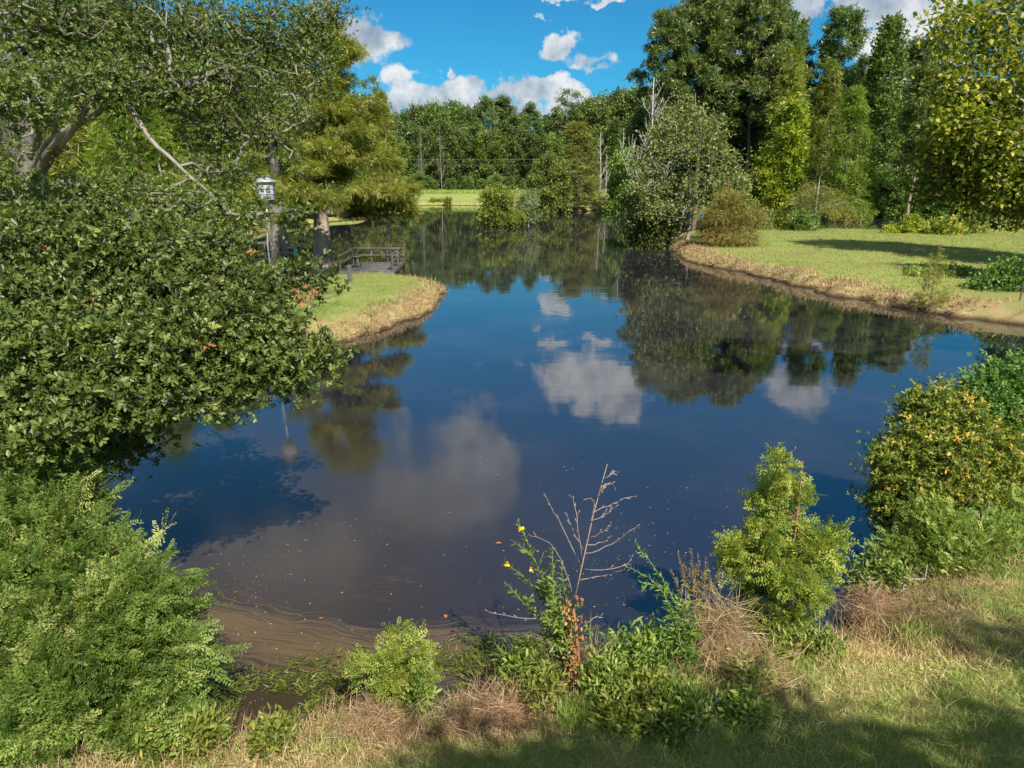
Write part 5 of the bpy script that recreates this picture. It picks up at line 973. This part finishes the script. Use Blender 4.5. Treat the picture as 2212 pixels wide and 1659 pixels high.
def dock():
    D = P(800, 600, 0)[1]-.2; xl, yl = W(735, 600, D)[0], D; xr = W(848, 600, D)[0]; w = xr-xl; dp = 3.7; zd = .36; e = empty('dock', ((xl+xr)/2, D+dp/2, 0), 'old wooden dock with a railing beside the left lawn point', 'dock')
    b = MB(); n = 22
    for i in range(n):
        box(b, (0, -dp/2+dp*(i+.5)/n, zd), (w*(1+.01*((i*7) % 3)), dp/n-.014, .04), tint=.5)
    link('deck', b.mesh('deck', M['wood']), e)
    b = MB(); box(b, (0, -dp/2-.03, zd-.12), (w+.1, .05, .2), bev=.008); link('front_beam', b.mesh('front_beam', M['wood']), e)
    for sx in (-1, 1): b = MB(); box(b, (sx*(w/2+.03), 0, zd-.12), (.05, dp-.02, .2), bev=.008); link('side_beam', b.mesh('side_beam', M['woodd']), e)
    pp = [(-w/2, dp/2), (-w/6, dp/2), (w/6, dp/2), (w/2, dp/2), (w/2, 0), (w/2, -dp/2+.15), (-w/2, 0), (-w/2, -dp/2+.15)]
    for (a, c) in pp: b = MB(); box(b, (a, c+(.06 if c > 1.5 else 0), zd+.17), (.09, .09, 1.2), bev=.008); link('railing_post', b.mesh('railing_post', M['woodd']), e)
    for z in (zd+.38, zd+.74): b = MB(); box(b, (0, dp/2-.01, z), (w+.15, .04, .08), bev=.006); link('rail', b.mesh('rail', M['wood']), e)
    for z in (zd+.38, zd+.74):
        b = MB(); box(b, (w/2-.07, 0, z), (.04, dp-.1, .1), bev=.006); link('rail', b.mesh('side_rail', M['wood']), e)
        b = MB(); box(b, (-w/2+.07, 0, z), (.04, dp-.1, .1), bev=.006); link('rail', b.mesh('side_rail', M['woodd']), e)
    cx = (xl+xr)/2
    # stool on the deck
    sx, sy, _ = W(772, 590, D+1.3); t = empty('stool', (sx, D+1.3, zd+.02), 'dark round-topped stool standing on the dock', 'stool'); b = MB(); polytube(b, [(0, 0, .50), (0, 0, .55)], [.21, .22], 16); link('seat', b.mesh('seat', M['woodd']), t)
    for a in range(4): b = MB(); q = a*math.pi/2+.6; polytube(b, [(math.cos(q)*.22, math.sin(q)*.22, 0), (math.cos(q)*.14, math.sin(q)*.14, .50)], [.022, .022], 8); link('leg', b.mesh('leg', M['wood']), t)
    # blue float under the deck
    b = MB(); bx = w/2-.75; polytube(b, [(-.6, 0, 0), (-.55, 0, 0), (0, 0, 0), (.55, 0, 0), (.6, 0, 0)], [.10, .15, .16, .15, .10], 16); o = b.obj('blue_barrel', M['blue'], loc=(cx+bx, D-.25, .12)); tag(o, 'blue plastic barrel lying under the front edge of the dock', 'barrel')
    b = MB(); polytube(b, [(0, 0, 0), (0, 0, .3), (0, 0, .33), (0, 0, .42)], [.10, .10, .05, .05], 12); tag(b.obj('orange_jug', M['orange'], loc=(W(796, 600, D-.5)[0], D-.5, gz(W(796, 600, D-.5)[0], D-.5))), 'faded orange jug in the grass by the dock', 'jug')
dock()
b = MB(); x, y, _ = W(563, 540, 49); box(b, (0, 0, .45), (1.2, 1.4, .08), .2, bev=.01)
for sx in (-.5, .5):
    for sy in (-.6, .6): box(b, (sx, sy, .15), (.08, .08, .52), .2)
tag(b.obj('small_platform', M['wood'], loc=(x, y, .05)), 'small grey platform in the shade left of the cypress base behind the pole', 'platform')
def powerline():
    Y = 178.0; ends = [W(830, 350, Y)[0]-32, W(1400, 350, Y)[0]+12]; zt = [W(1000, 345, Y)[2]+.5, W(1000, 357, Y)[2]+.5]; px = [ends[0], ends[1]]
    for i, xx in enumerate(px):
        b = MB(); polytube(b, [(0, 0, -.5), (0, 0, 9.4)], [.14, .10], 8); tag(b.obj('utility_pole', M['barkd'], loc=(xx, Y, gz(xx, Y))), 'utility pole hidden in the trees at the %s end of the wires' % ['left', 'right'][i], 'pole')
    for i, z in enumerate(zt):
        t = np.linspace(0, 1, 41); q = np.stack([px[0]+(px[1]-px[0])*t, np.full(41, Y-.25), z-1.0*4*t*(1-t)+.5], 1); b = MB(); polytube(b, q-q[0], .009, 5); tag(b.obj('power_line', M['wire'], loc=q[0]), '%s thin wire crossing in front of the far tree line' % ['upper', 'lower'][i], 'wire')
powerline()
print('OBJECTS', len(bpy.data.objects), 'FACES', sum(len(m.polygons) for m in bpy.data.meshes))
